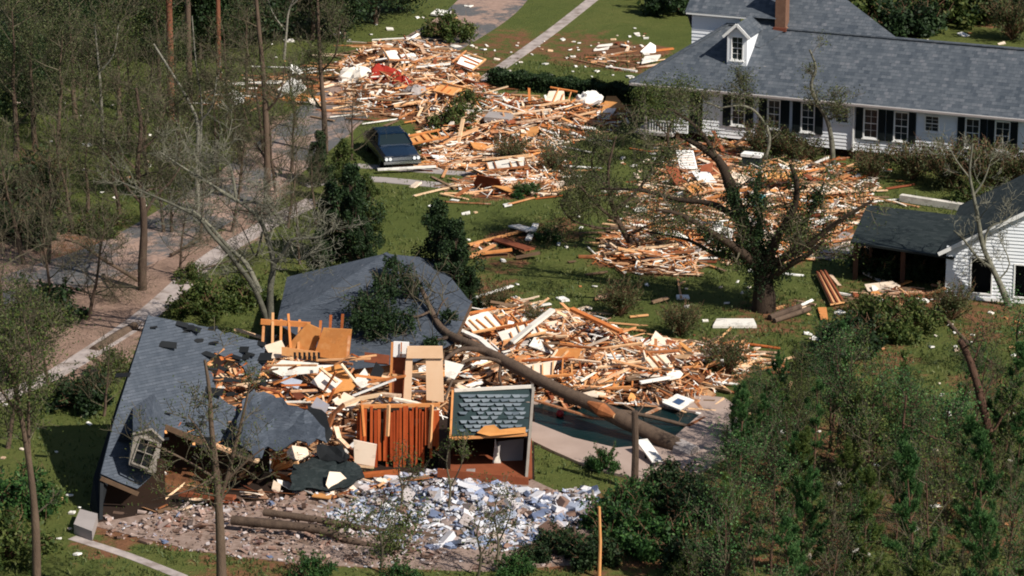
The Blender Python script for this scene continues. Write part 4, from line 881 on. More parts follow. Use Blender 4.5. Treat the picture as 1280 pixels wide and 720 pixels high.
def chair_(u, v, z, lab, m_, rz):
    t = thing('garden_chair', lab, 'chair', tuple(P(u, v, z)), rz, 'chairs thrown on the oak pile')
    mb = MB(); box(mb, -.3, .3, -.3, .3, .4, .45); mb.build('seat', m_, t)
    mb = MB()
    for i in range(5): box(mb, -.28 + i*.13, -.24 + i*.13, .26, .3, .45, .95)
    box(mb, -.3, .3, .26, .31, .95, 1.02); box(mb, -.3, .3, .26, .31, .68, .73); mb.build('backrest', m_, t)
    for x in (-.27, .27):
        for y in (-.27, .27): mb = MB(); box(mb, x-.03, x+.03, y-.03, y+.03, 0, .4); mb.build('leg', m_, t)
    return t
chair_(892, 286, .8, 'left of two white lattice chairs lying on the oak pile', M['white_trim'], .4).rotation_euler = (1.2, .1, .5)
chair_(910, 292, .8, 'right of two white lattice chairs lying on the oak pile', M['white_trim'], .4).rotation_euler = (1.3, .2, -.3)
chair_(944, 250, .9, 'turquoise chair on the pile behind the oak', plain('turquoise_plastic', '#2f8a93'), .4).rotation_euler = (1.4, 0, .2)
# louvred shutters near the left of the oak pile
for u, v, lab in ((858, 200, 'white slatted shutter leaning at the top left of the oak pile'), (880, 222, 'white slatted shutter lying flat on the oak pile')):
    t = thing('slatted_shutter', lab, 'shutter', tuple(P(u, v, .9))); t.rotation_euler = (.7 if v < 210 else .2, .1, .3)
    mb = MB(); box(mb, -.5, -.43, -.6, .6, 0, .05); box(mb, .43, .5, -.6, .6, 0, .05); box(mb, -.43, .43, -.6, -.52, 0, .05); box(mb, -.43, .43, .52, .6, 0, .05); mb.build('frame', M['white_trim'], t)
    mb = MB()
    for q in range(9): box(mb, -.43, .43, -.48 + q*.11, -.42 + q*.11, .01, .04)
    mb.build('slats', M['white_trim'], t)
for q, (a_, b_, m_, lab) in enumerate((((588,322),(618,306),'wood','upper crossed pale beam of the heap on the open lawn'),((590,318),(640,312),'wood_or','lower orange beam of the heap on the open lawn'),((618,298),(662,312),'wood_red','red brown wide plank of the heap on the open lawn'),((586,306),(655,288),'wood_or','long orange plank at the back of the heap on the open lawn'),((660,300),(670,280),'white_bd','white plank standing at the right of the heap on the open lawn'),((642,282),(664,288),'white_bd','cream plank behind the heap on the open lawn'),((570,245),(590,232),'wood','pale plank at the front edge of the strip of debris'),((645,322),(675,316),'wood_old','grey plank in the shade of the lawn'),((745,372),(782,366),'wood','tan plank on the lawn before the oak shadow'),((815,378),(835,372),'wood_old','small grey plank beside the oak shadow'))):
    pa, pb = P(*a_, .12), P(*b_, .2 + .12 * (q % 3)); mb = MB(); beam(mb, pa, pb, (.22, .3, .6)[q % 3], .08); tag(mb.build('plank', M[m_], loc=tuple(pa)), lab, 'plank')
t = thing('door_slab', 'orange brown door lying on the left part of the oak pile', 'door', tuple(P(846, 222, .9))); t.rotation_euler = (.4, .3, .5)
mb = MB(); box(mb, -.45, .45, -.9, .9, 0, .05); mb.build('leaf', M['wood_red'], t); mb = MB(); box(mb, .33, .38, -.05, .05, .05, .1); mb.build('handle', M['white_trim'], t)
# logs under the oak
for q, (u0, v0, u1, v1, r) in enumerate(((962,397,1000,383,.15),(968,401,1012,386,.12))):
    mb = MB(); tube(mb, [P(u0, v0, r), P(u1, v1, r + .1)], r, 10); tag(mb.build('cut_log', M['bark'], loc=tuple(P(u0, v0))), ('thick dark cut log lying right of the oak foot', 'thinner log in front of the thick cut log by the oak')[q], 'log')
# small sign and posts
for u, v, h, lab, m_ in ((793,612,3.3,'tall dark bare post standing between pool and bushes','bark'),(749,722,2.8,'orange brown thin post in the bushes','wood_or'),(718,695,1.2,'short dark stake beside the rubble','bark'),(741,652,1.3,'short grey stake at the rubble edge','bark_grey')):
    c = P(u, v); mb = MB(); tube(mb, [c, c + Vector((.03, 0, h * .5)), c + Vector((-.02, .02, h))], [.16 if u == 793 else .07, .14 if u == 793 else .06, .13 if u == 793 else .05], 9); tag(mb.build('post', M[m_], loc=tuple(c)), lab, 'post')
# hedge
ha, hb = P(612, 109), P(804, 132)
mb = MB(); d = hb - ha; L_ = d.length; rsh = np.random.RandomState(3); n = 26000
tt = rsh.uniform(0, 1, n); side = rsh.uniform(-.62, .62, n); zz = rsh.uniform(.02, 1.0, n) ** .7 * (.95 + .1 * np.sin(tt * 40))
e = Vector((-d.y, d.x, 0)).normalized()
cen = np.stack([ha.x + d.x*tt + e.x*side, ha.y + d.y*tt + e.y*side + .6, zz], 1); leaves(mb, cen, .07, rsh)
hg = thing('clipped_hedge', 'long low clipped dark green hedge behind the far debris pile', 'hedge', tuple(ha)); put(mb.build('foliage', M['leaf_dark']), hg)
mb = MB()
for q in range(30): c = ha.lerp(hb, q / 29) + Vector((0, .6, 0)); tube(mb, [c, c + Vector((rnd.uniform(-.2,.2), 0, .8))], .03, 5)
put(mb.build('stems', M['twig_br']), hg)
# ------------------------------------------------------------------ debris
def noise2(x, y, s):
    return .5 + .25 * (np.sin(x * 1.7 + s) * np.cos(y * 1.3 + 2 * s) + np.sin(x * .6 - y * .8 + s * 3))
def hfun(name, x, y):
    q = PILES[name]; d = float(pdist(np.array([x]), np.array([y]), q['w'])[0]); r = 2.2 if q['H'] > .6 else 1.2
    hh = q['H'] * min(1, d / r) ** .7 * (.45 + .75 * float(noise2(x, y, len(name))))
    if name == 'house' and x < -7.5: hh *= .6
    return hh
def sample(poly, n, rg):
    xs = [p[0] for p in poly]; ys_ = [p[1] for p in poly]; out = []
    while len(out) < n:
        x = rg.uniform(min(xs), max(xs), 4 * n); y = rg.uniform(min(ys_), max(ys_), 4 * n); k = inpoly(x, y, poly); out += list(zip(x[k], y[k]))
    return out[:n]
# dark bed of broken stuff under each deep pile
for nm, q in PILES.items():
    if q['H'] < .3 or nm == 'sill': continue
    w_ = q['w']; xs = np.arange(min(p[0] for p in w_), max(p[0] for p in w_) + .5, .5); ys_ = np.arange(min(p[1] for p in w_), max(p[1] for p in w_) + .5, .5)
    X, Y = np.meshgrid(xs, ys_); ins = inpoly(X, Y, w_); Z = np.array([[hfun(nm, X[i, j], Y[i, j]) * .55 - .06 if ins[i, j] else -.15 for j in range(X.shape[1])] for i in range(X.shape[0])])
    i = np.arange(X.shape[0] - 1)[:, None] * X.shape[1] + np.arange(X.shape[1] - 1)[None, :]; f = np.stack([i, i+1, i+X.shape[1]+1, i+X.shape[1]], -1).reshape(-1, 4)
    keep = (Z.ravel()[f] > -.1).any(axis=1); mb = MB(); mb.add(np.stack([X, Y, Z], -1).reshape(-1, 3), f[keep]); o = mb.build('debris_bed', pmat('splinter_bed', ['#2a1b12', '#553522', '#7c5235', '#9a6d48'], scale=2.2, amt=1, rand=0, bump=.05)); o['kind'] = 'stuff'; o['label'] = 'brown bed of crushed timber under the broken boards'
def board_spec(nm, x, y, rg):
    q = PILES[nm]; h = hfun(nm, x, y); z = h * (rg.rand() ** .45) + .06
    L = (.35 + rg.gamma(1.7, .58)); L = min(L, 5.0); wd = rg.choice([.05, .08, .1, .14, .2, .28], p=[.14, .2, .24, .2, .14, .08]); th = rg.choice([.02, .04, .05, .09])
    yaw = .15 + 1.0 * math.sin(x * .55 + y * .21 + len(nm)) + .6 * math.sin(y * .5 - x * .8) + rg.normal(0, .28) if rg.rand() < .68 else rg.uniform(-PI, PI)
    if nm in ('oak', 'oakleft', 'mid') and rg.rand() < .6: yaw = rg.normal(.1, .3); L *= 1.25
    pitch = rg.normal(0, .16) if rg.rand() < .9 else np.clip(rg.normal(0, .4), -.7, .7)
    if h < .3: pitch *= .3; z = min(z, .15)
    return (x, y, z), (L / 2, wd / 2, th / 2), rotm(yaw, pitch, rg.normal(0, .35)), L
kinds = [('wood', .56), ('wood_or', .12), ('white_bd', .09), ('wood_old', .17), ('wood_red', .06)]
desc = {'far': 'in the far debris pile behind the car', 'road': 'in the scattered wreckage across the road', 'mid': 'in the strip of debris below the car driveway', 'oak': 'in the pile between the oak and the white house', 'oakleft': 'in the pile left of the oak trunk',
        'lawn': 'in the small heap on the open lawn', 'carport': 'in the heap in front of the carport', 'pool': 'in the big pile behind the pool', 'house': 'inside the wrecked front house', 'sill': 'along the foundation of the front house', 'verge': 'on the lawn beside the path', 'oakfoot': 'at the foot of the oak', 'under': 'under the sunken grey roof slab'}
cw = {'wood': 'tan', 'wood_or': 'orange', 'white_bd': 'white painted', 'wood_old': 'grey weathered', 'wood_red': 'red brown'}
rg = np.random.RandomState(11); allb = []
for nm, q in PILES.items():
    for x, y in sample(q['w'], q['n'], rg):
        dn = float(noise2(x * 1.1, y * 1.1, len(nm) + 2)); de = float(pdist(np.array([x]), np.array([y]), q['w'])[0])
        if rg.rand() > .3 + dn * 1.15 or (de < 1.8 * float(noise2(x * 2.3, y * 2.3, 9)) + .4 and rg.rand() < .72): continue
        c, h_, Rm, L = board_spec(nm, x, y, rg); m_ = kinds[rg.choice(5, p=[k[1] for k in kinds])][0]; sc_ = 1 / y
        allb.append((h_[0] * h_[1] * sc_ * sc_ * (.5 + c[2]), nm, m_, c, h_, Rm))
allb.sort(key=lambda t: -t[0])
rest = MB(); order = [k[0] for k in kinds]
for i, (_, nm, m_, c, h_, Rm) in enumerate(allb):
    if i < 290:
        mb = MB(); boxr(mb, (0, 0, 0), h_, Rm, 0, .06, rnd); o = mb.build('broken_board', M[m_]); o.location = c
        tag(o, 'broken %s board lying %s' % (cw[m_], desc[nm]), 'board', '%s broken boards %s' % (cw[m_], desc[nm]))
    else: boxr(rest, c, h_, Rm, order.index(m_), min(.05, h_[0] * .2), rnd)
for nm, q in PILES.items():   # boards thrown just outside each pile
    if nm in ('house', 'sill', 'under', 'lawn', 'verge', 'oakfoot'): continue
    w_ = q['w']; k = len(w_)
    for _ in range(int(q['n'] * .09)):
        i = rg.randint(k); t = rg.rand(); x = lerp(w_[i][0], w_[(i+1) % k][0], t) + rg.normal(0, .9); y = lerp(w_[i][1], w_[(i+1) % k][1], t) + rg.normal(0, 1.1)
        if inpoly(np.array([x]), np.array([y]), pw)[0] : continue
        boxr(rest, (x, y, .09), (rg.uniform(.2, 1.6), rg.uniform(.03, .1), .025), rotm(rg.normal(.1, .8), rg.normal(0, .05), 0), rg.choice(5, p=[.5, .15, .12, .18, .05]), .05, rnd)
# splinters
for nm in ('far', 'oak', 'pool', 'house', 'mid', 'oakleft'):
    for x, y in sample(PILES[nm]['w'], int(PILES[nm]['n'] * .9), rg):
        h = hfun(nm, x, y); boxr(rest, (x, y, h * rg.rand() ** .4 + .08), (rg.uniform(.1, .4), rg.uniform(.01, .04), .012), rotm(rg.uniform(-PI, PI), rg.normal(0, .35), 0), rg.choice([0, 0, 1, 2]))
o = rest.build('splintered_timber', [M[k] for k in order]); o['kind'] = 'stuff'; o['label'] = 'broken boards and splinters spread over all the debris piles'
# panels
plist = []
for nm, n in (('far', 80), ('oak', 62), ('pool', 58), ('house', 44), ('mid', 12), ('road', 16), ('oakleft', 6), ('carport', 6), ('sill', 8), ('verge', 6)):
    for x, y in sample(PILES[nm]['w'], n, rg):
        h = hfun(nm, x, y); s_ = rg.choice([rg.uniform(.2, .5), rg.uniform(.5, 1.05)], p=[.7, .3]) * (.8 if nm in ('far', 'verge') else 1); m_ = rg.choice(['drywall', 'ply', 'white_bd', 'wood_red', 'conc_grey'], p=[.34, .26, .24, .08, .08])
        mb = MB(); k = rg.randint(4, 7); ang = np.sort(rg.uniform(0, 2*PI, k)); ang = np.arange(k) / k * 2 * PI + rg.uniform(-.3, .3, k)
        Rm = Matrix(rotm(rg.uniform(-PI, PI), rg.normal(0, .3), rg.normal(.15, .3)).tolist()); rad = s_ * rg.uniform(.75, 1.15, k)
        pts = [Rm @ Vector((rad[i] * math.cos(ang[i]), rad[i] * .7 * math.sin(ang[i]), 0)) for i in range(k)]
        slab(mb, pts, .04); o = mb.build('broken_sheet', M[m_]); o.location = (x, y, h * .9 + .12)
        cn = {'drywall': 'cream wallboard', 'ply': 'orange plywood', 'white_bd': 'white', 'wood_red': 'red brown', 'conc_grey': 'grey'}[m_]
        tag(o, 'jagged %s sheet %s' % (cn, desc[nm]), 'sheet', '%s sheets %s' % (cn, desc[nm]))
for q, (u, v, z, nm, yw, tl_) in enumerate([(500,75,.9,'far',.4,.3),(560,118,.9,'far',-.5,.25),(670,150,.8,'far',.2,.2),(600,80,.6,'far',1.2,.3),(700,130,.8,'far',-.2,.35),(540,175,.7,'far',.3,.2),(880,240,1.0,'oak',.5,.3),(1010,255,1.,'oak',-.3,.25),(985,225,1.,'oak',.2,.35),(1050,240,.8,'oak',.6,.2),(850,300,.8,'oak',.1,.3),(660,420,1.2,'pool',.3,.3),(720,450,1.3,'pool',-.4,.25),(780,455,1.2,'pool',.2,.35),(850,460,.9,'pool',.5,.3),(690,470,1.,'pool',0,.2),(760,485,.6,'pool',-.15,.2),(890,450,.7,'pool',-.5,.3),(620,410,1.1,'pool',.6,.3),(640,210,.4,'mid',.1,.15),(350,520,1.6,'house',.6,.4),(410,470,1.7,'house',-.3,.3)]):
    t = thing('wall_section', 'broken section of stud framing lying %s' % desc[nm], 'wall section', tuple(P(u, v, z)), 0, 'stud wall sections %s' % desc[nm]); t.rotation_euler = (tl_, rnd.uniform(-.15, .15), yw)
    W2, H2 = rnd.uniform(1.4, 2.8), rnd.uniform(.9, 1.5); mm = M[rnd.choice(['wood', 'wood', 'wood_or'])]
    for yy in (0, H2): mb = MB(); beam(mb, (-W2/2, yy, 0), (W2/2 * rnd.uniform(.6, 1), yy, 0), .09, .09); mb.build('plate', mm, t)
    for xx in np.arange(-W2/2 + .05, W2/2, .42):
        if rnd.random() < .85: mb = MB(); beam(mb, (xx, .05, 0), (xx + rnd.uniform(-.1, .1), H2 * rnd.uniform(.5, 1.1), 0), .06, .08); mb.build('stud', mm, t)
    if rnd.random() < .6: mb = MB(); slab(mb, [(-W2/2, .02, -.06), (rnd.uniform(-.1, W2/2), .02, -.06), (rnd.uniform(-.3, W2/2), H2, -.06), (-W2/2, H2 * .8, -.06)], .02); mb.build('sheathing', M[rnd.choice(['ply', 'drywall', 'white_bd'])], t)
# rubble in front
blocks = []
for nm, n in (('white', 4200), ('pink', 2400), ('pinkr', 220)):
    for x, y in sample(RUB[nm]['w'], n, rg):
        s_ = .03 + rg.gamma(1.3, .036); d = float(pdist(np.array([x]), np.array([y]), RUB[nm]['w'])[0])
        if nm == 'pink' and rg.rand() < .35: s_ *= .5
        if nm == 'pink': s_ *= .72
        if rg.rand() < .025: s_ *= 2.2
        if float(noise2(x * 1.6, y * 1.6, 1)) < .36 and rg.rand() < .75: continue
        blocks.append((s_, nm, (x, y, s_ * .3 + min(.25, d * .12) * rg.rand()), (s_ * rg.uniform(.7, 1.6), s_ * rg.uniform(.5, 1), s_ * rg.uniform(.15, .45)), rotm(rg.uniform(-PI, PI), rg.normal(0, .35), rg.normal(0, .35))))
blocks.sort(key=lambda t: -t[0]); restr = MB()
for i, (s_, nm, c, h_, Rm) in enumerate(blocks):
    mi = 0 if rg.rand() < (.85 if nm == 'white' else .09) else 1
    if i < 240:
        mb = MB(); boxr(mb, (0, 0, 0), h_, Rm, 0, s_ * .3, rnd); o = mb.build('rubble_block', M[('rubble_w', 'rubble_p')[mi]]); o.location = c
        ds = {'white': 'in the bright heap in front of the open room', 'pink': 'on the pinkish slab along the front', 'pinkr': 'at the right end of the rubble by the bushes'}[nm]; cc_ = ('white or bluish', 'pink brown')[mi]
        tag(o, '%s plaster block %s' % (cc_, ds), 'rubble', '%s blocks %s' % (cc_, ds))
    else: boxr(restr, c, h_, Rm, mi, s_ * .3, rnd)
o = restr.build('plaster_rubble', [M['rubble_w'], M['rubble_p']]); o['kind'] = 'stuff'; o['label'] = 'fine plaster and brick rubble over the front slab'
fs = G([(105,655),(205,622),(440,598),(560,588),(665,600),(750,640),(735,705),(600,715),(380,706),(240,688)])
mb = MB(); flat_poly(mb, fs, None, .03); o = mb.build('foundation_slab', pmat('littered_slab', ['#4e3f36', '#776358', '#978379', '#675448', '#a8978e'], scale=1.6, amt=1.3, rand=0, bump=.02)); o['kind'] = 'structure'
# litter over the lawns and yard
zones = [([(430,230),(850,240),(940,330),(930,430),(600,380),(470,300)], 60), ([(600,60),(820,30),(800,100),(640,95)], 60), ([(250,60),(620,0),(620,100),(300,130)], 60), ([(0,120),(260,130),(280,260),(0,260)], 40), ([(860,560),(1280,420),(1280,700),(1000,700)], 45), ([(640,620),(860,600),(840,710),(660,710)], 30), ([(1000,390),(1280,390),(1280,440),(1010,440)], 40), ([(1050,0),(1280,0),(1280,60),(1130,50)], 20), ([(0,500),(120,500),(110,700),(0,700)], 20), ([(760,200),(830,180),(800,240)], 20)]
cnt = 0; rest2 = MB()
for poly, n in zones:
    for x, y in sample(G(poly), n, rg):
        s_ = rg.choice([.05, .08, .12, .2], p=[.35, .35, .2, .1]); m_ = rg.choice(['white_bd', 'wood', 'drywall'], p=[.6, .2, .2]); Rm = rotm(rg.uniform(-PI, PI), rg.normal(0, .15), rg.normal(0, .15)); h_ = (s_ * rg.uniform(.8, 2), s_, .015 + s_ * .15)
        if s_ >= .2 and cnt < 60:
            cnt += 1; mb = MB(); boxr(mb, (0,0,0), h_, Rm, 0, s_*.3, rnd); o = mb.build('scrap_piece', M[m_]); o.location = (x, y, .05)
            cn = {'white_bd': 'white', 'wood': 'tan', 'drywall': 'cream'}[m_]; side_ = 'left of the oak' if x < 11 and y < 185 else ('beyond the far debris' if y >= 185 else 'right of the oak and pool'); tag(o, 'small %s scrap lying on grass %s' % (cn, side_), 'scrap', '%s scraps on grass %s' % (cn, side_))
        else: boxr(rest2, (x, y, .05), h_, Rm, {'white_bd': 0, 'wood': 1, 'drywall': 2}[m_], s_*.3, rnd)
o = rest2.build('scattered_scraps', [M['white_bd'], M['wood'], M['drywall']]); o['kind'] = 'stuff'; o['label'] = 'tiny white and tan scraps scattered over the grass'
# ------------------------------------------------------------------ grass tufts
def tufts():
    rg = np.random.RandomState(5); n = 60000; y = rg.uniform(108, 200, n); x = rg.uniform(-1, 1, n) * (y * .168)
    bad = np.zeros(n, bool)
    for p in [q['w'] for q in PILES.values() if q['H'] > .3] + [q['w'] for q in RUB.values()] + [pk, fs]: bad |= inpoly(x, y, p)
    bad |= pdist(x, y, road_c, False) < 2.6; bad |= inpoly(x, y, litter[0]) & (rg.rand(n) < .7)
    bad |= (noise2(x * .7, y * .7, 3) < .42) & (rg.rand(n) < .8)
    bad |= pdist(x, y, G([(395,250),(345,275),(262,322),(185,395),(60,475),(-60,520)]), False) < 1.0; bad |= inpoly(x, y, litter[0]); bad |= pdist(x, y, G([(90,672),(160,694),(230,722)]), False) < .5
    x, y = x[~bad], y[~bad]; k = len(x); mb = MB()
    for q in range(2):
        cen = np.stack([x + rg.normal(0, .12, k), y + rg.normal(0, .12, k), np.zeros(k)], 1); d = rg.normal(0, .5, (k, 3)); d[:, 2] = 1; d /= np.linalg.norm(d, axis=1)[:, None]
        needles(mb, cen, d, .15, .03, rg)
    o = mb.build('grass_tufts', leafmat('grass_blades', ['#26351b', '#3c4c26', '#586438', '#7c7a50'], .2)); o['kind'] = 'stuff'; o['label'] = 'short rough grass over the lawns'
tufts()
# ------------------------------------------------------------------ trees
def grow(mb, p, d, L, r, lvl, rg, tips, cfg):
    k = 5 if lvl < 2 else 3; pts = [p]; cur = Vector(p); dd = Vector(d).normalized()
    for i in range(k):
        dd = (dd + Vector((rg.uniform(-1, 1), rg.uniform(-1, 1), rg.uniform(-1, 1))) * cfg['wig'] + Vector((0, 0, cfg['up']))).normalized(); cur = cur + dd * L / k; pts.append(cur.copy())
    r1 = max(.008, r * .3); tube(mb, pts, np.linspace(r, r1, k + 1), 6 if r > .06 else (4 if r > .025 else 3), 0, False)
    if lvl >= cfg['lv']: tips.append(pts[-1]); tips.append(pts[1]); return
    n = cfg['n'][min(lvl, len(cfg['n']) - 1)]
    for i in range(n):
        t = rg.uniform(.25, 1.0) * k; j = min(k - 1, int(t)); q = pts[j].lerp(pts[j+1], t - j); seg = (pts[j+1] - pts[j]).normalized()
        s_ = Vector((rg.uniform(-1, 1), rg.uniform(-1, 1), rg.uniform(-.5, 1))); s_ = (s_ - seg * s_.dot(seg)).normalized()
        nd = seg * rg.uniform(.5, 1) + s_ * cfg['spread']
        grow(mb, q, nd, L * rg.uniform(.42, .7), max(.01, r * .5 * (1 - .4 * t / k)), lvl + 1, rg, tips, cfg)
def bare_variant(seed, H=10, r=.22, n=(7, 5, 5), lv=2, first=.25, nlimb=11, up=.12, spread=.8, leafn=0, leafm='leaf_olive', bark='bark_grey', twig='twig', lsize=.06, lspread=.25, limbL=.42, wig=.16):
    rg = random.Random(seed); rr = np.random.RandomState(seed); mt = MB(); mbr = MB(); tips = []
    pts = [Vector((0, 0, -.2))]; cur = Vector((0, 0, 0)); k = 9
    for i in range(k): pts.append(cur.copy()); cur = cur + Vector((rg.uniform(-.12, .12), rg.uniform(-.12, .12), 1)) * (H / k) * (1 if i else 1)
    rad = np.linspace(r * 1.1, r * .15, len(pts)); rad[0] = r * 1.5; tube(mt, pts, rad, 9)
    cfg = dict(wig=wig, up=up, n=n[1:], lv=lv, spread=spread)
    for i in range(nlimb):
        t = lerp(first, .97, (i + rg.random()) / nlimb) * (len(pts) - 1); j = min(len(pts) - 2, int(t)); q = pts[j].lerp(pts[j+1], t - j); a = i * 2.4 + rg.uniform(-.5, .5)
        el = rg.uniform(.3, 1.1); d = Vector((math.cos(a), math.sin(a), el)); f = 1 - .55 * (t / len(pts))
        grow(mbr, q, d, H * limbL * f * rg.uniform(.7, 1.1), r * .42 * f, 0, rg, tips, cfg)
    parts = [('trunk', mt.mesh('trunk', M[bark], True)), ('branches', mbr.mesh('branches', M[twig]))]
    if leafn:
        T = np.array([tuple(t) for t in tips]); idx = rr.randint(0, len(T), leafn); cen = T[idx] + rr.normal(0, lspread, (leafn, 3)); ml = MB(); leaves(ml, cen, lsize, rr); parts.append(('crown', ml.mesh('crown', M[leafm])))
    return parts
def pine_variant(seed, H=7, mat='needle', dens=1.0, first=.15, wide=.27):
    rg = random.Random(seed); rr = np.random.RandomState(seed); mt = MB(); mbr = MB(); ml = MB(); k = 8
    lx_, ly_ = rg.uniform(-.05, .05), rg.uniform(-.05, .05)
    pts = [Vector((lx_ * i + rg.uniform(-.02, .02), ly_ * i, H * i / k - .1)) for i in range(k + 1)]; tube(mt, pts, np.linspace(.07 + H * .005, .012, k + 1), 8)
    cen = []; dr = []; nb = int(40 * dens)
    def brush(bp, L):
        m_ = int(90 + 110 * L); tt = rr.uniform(.3, 1, m_) ** .8 * (len(bp) - 1); jj = np.minimum(len(bp) - 2, tt.astype(int)); B_ = np.array([tuple(q) for q in bp]); fr = (tt - jj)[:, None]
        c = B_[jj] * (1 - fr) + B_[jj + 1] * fr; ax = B_[jj + 1] - B_[jj]; ax /= np.linalg.norm(ax, axis=1)[:, None]; cen.append(c + rr.normal(0, .03, c.shape)); dr.append(ax * .8 + np.array([0, 0, .25]))
    for i in range(nb):
        t = lerp(first, .99, (i / nb) ** .85) * k; j = min(k - 1, int(t)); q = pts[j].lerp(pts[j+1], t - j); a = i * 2.4 + rg.uniform(-.7, .7); f = 1 - t / k
        if rg.random() < .3 or (math.sin(t * 2.3 + seed) < -.55 and rg.random() < .7): continue
        L = H * wide * (f ** .45 * .8 + .08) * rg.uniform(.3, 1.35); up = lerp(.3, 1.2, t / k); d = Vector((math.cos(a), math.sin(a), up)).normalized(); bp = [q]; cur = q.copy()
        for s_ in range(4): d = (d + Vector((rg.uniform(-.2, .2), rg.uniform(-.2, .2), .2))).normalized(); cur = cur + d * L / 4; bp.append(cur.copy())
        tube(mbr, bp, np.linspace(.022, .008, 5), 4, 0, False); brush(bp, L)
        for _ in range(int(1 + L * 2.2)):
            jj = rg.randint(1, 3); e = (d + Vector((rg.uniform(-1, 1), rg.uniform(-1, 1), rg.uniform(-.1, .7)))).normalized(); l2 = L * rg.uniform(.25, .5); b2_ = [bp[jj], bp[jj] + e * l2 * .5, bp[jj] + e * l2 + Vector((0, 0, .1 * l2))]; tube(mbr, b2_, [.012, .009, .006], 3, 0, False); brush(b2_, l2)
    brush([pts[-2], pts[-1], pts[-1] + Vector((0, 0, .3))], .8)
    cen = np.concatenate(cen); dr = np.concatenate(dr) + rr.normal(0, .5, cen.shape); dr /= np.linalg.norm(dr, axis=1)[:, None]
    needles(ml, cen, dr, .2, .013, rr)
    return [('trunk', mt.mesh('trunk', M['bark_dk'], True)), ('branches', mbr.mesh('branches', M['twig_br'])), ('crown', ml.mesh('crown', M[mat]))]
def bush_variant(seed, n, mat, lsize=.07, lumps=22, stems=26, stemm='twig_br', flat=.8, fill=.1):
    rg = random.Random(seed); rr = np.random.RandomState(seed); ml = MB(); ms = MB()
    for i in range(lumps):
        a = rg.uniform(0, 2*PI); q = rg.uniform(0, 1.0) ** .7; c = np.array([q * math.cos(a), q * math.sin(a), rg.uniform(.15, 1.0) * flat * (1.1 - .6 * q)]); r_ = rg.uniform(.1, .34); k = int(n / lumps * (r_ / .22) ** 2)
        v = rr.normal(size=(k, 3)); v /= np.linalg.norm(v, axis=1)[:, None]; v *= (rr.uniform(fill, 1, k) ** .6)[:, None] * r_ * (1 + .4 * np.sin(v[:, :1] * 7 + i)); ce = c + v; ce[:, 2] = np.abs(ce[:, 2]); leaves(ml, ce, lsize, rr)
        tube(ms, [(0, 0, 0), tuple(c * .5 + np.array([0, 0, .1])), tuple(c * 1.15)], [.02, .012, .005], 4, 0, False)
    for i in range(stems):
        a = rg.uniform(0, 2*PI); e = Vector((math.cos(a) * rg.uniform(.2, 1.2), math.sin(a) * rg.uniform(.2, 1.2), rg.uniform(.5, 1.4) * flat)); m_ = e * .5 + Vector((rg.uniform(-.1,.1), rg.uniform(-.1,.1), .08)); tube(ms, [(0, 0, 0), tuple(m_), tuple(e)], [.018, .01, .004], 4, 0, False)
        for _ in range(4): b_ = m_.lerp(e, rg.random()); tube(ms, [tuple(b_), tuple(b_ + Vector((rg.uniform(-.2,.2), rg.uniform(-.2,.2), rg.uniform(0,.3))))], [.007, .003], 3, 0, False)
        k = 30; T = np.array(tuple(m_)) + (np.array(tuple(e)) - np.array(tuple(m_))) * rr.uniform(0, 1, (k, 1)) + rr.normal(0, .05, (k, 3)); leaves(ml, T, lsize, rr)
    return [('foliage', ml.mesh('foliage', M[mat])), ('stems', ms.mesh('stems', M[stemm]))]
def plant(name, label, cat, parts, loc, s=1., rz=0, tilt=(0, 0), group=None, sz=None):
    t = thing(name, label, cat, tuple(loc), rz, group); t.rotation_euler = (tilt[0], tilt[1], rz); t.scale = (s, s, sz if sz else s)
    for pn, me in parts: o = bpy.data.objects.new(pn, me); C.objects.link(o); o.parent = t
    return t
def hero(name, label, cat, base, limbs, cfg, bark='bark', twig='twig', leafn=0, leafm='leaf_oak', lsize=.06, lspread=.3, seed=1, every=6, L=1.6, group=None, twr=.35):
    """a tree whose trunk and limbs follow the photograph; limbs = (points (u, v, distance), radius0, radius1)"""
    rg = random.Random(seed); rr = np.random.RandomState(seed); mt = MB(); mbr = MB() if every > 5 else mt; tips = []
    for li, (path, r0, r1) in enumerate(limbs):
        pts = [at(*p) for p in path]; fine = []
        for i in range(len(pts) - 1):
            for q in range(3):
                t = q / 3; p0 = pts[max(0, i-1)]; p1 = pts[i]; p2 = pts[i+1]; p3 = pts[min(len(pts)-1, i+2)]
                fine.append(.5 * ((2 * p1) + (p2 - p0) * t + (2*p0 - 5*p1 + 4*p2 - p3) * t*t + (3*p1 - p0 - 3*p2 + p3) * t*t*t))
        fine.append(pts[-1]); k = len(fine); rad = np.linspace(r0, r1, k) * np.array([1 + rg.uniform(-.08, .08) for _ in range(k)])
        tube(mt, fine, rad, 9 if r0 > .1 else 6)
        n = int(every * (1 if li else .6))
        for i in range(n):
            t = rg.uniform(.35 if li == 0 else .15, 1) * (k - 1); j = min(k - 2, int(t)); q = fine[j].lerp(fine[j+1], t - j); seg = (fine[j+1] - fine[j]).normalized()
            s_ = Vector((rg.uniform(-1, 1), rg.uniform(-1, 1), rg.uniform(-.4, 1))); s_ = (s_ - seg * s_.dot(seg)).normalized(); rq = rad[j]
            grow(mbr, q, seg * .6 + s_, L * rg.uniform(.5, 1.2), max(.015, min(.07, rq * twr)), 0, rg, tips, cfg)
    loc = Vector(base); t = thing(name, label, cat, tuple(loc), 0, group)
    put(mt.build('trunk', M[bark], smooth=True), t)
    if mbr is not mt and mbr.n: put(mbr.build('branches', M[twig]), t)
    if leafn and tips:
        T = np.array([tuple(q) for q in tips]); idx = rr.randint(0, len(T), leafn); ml = MB(); leaves(ml, T[idx] + rr.normal(0, lspread, (leafn, 3)), lsize, rr); put(ml.build('crown', M[leafm]), t)
    return t
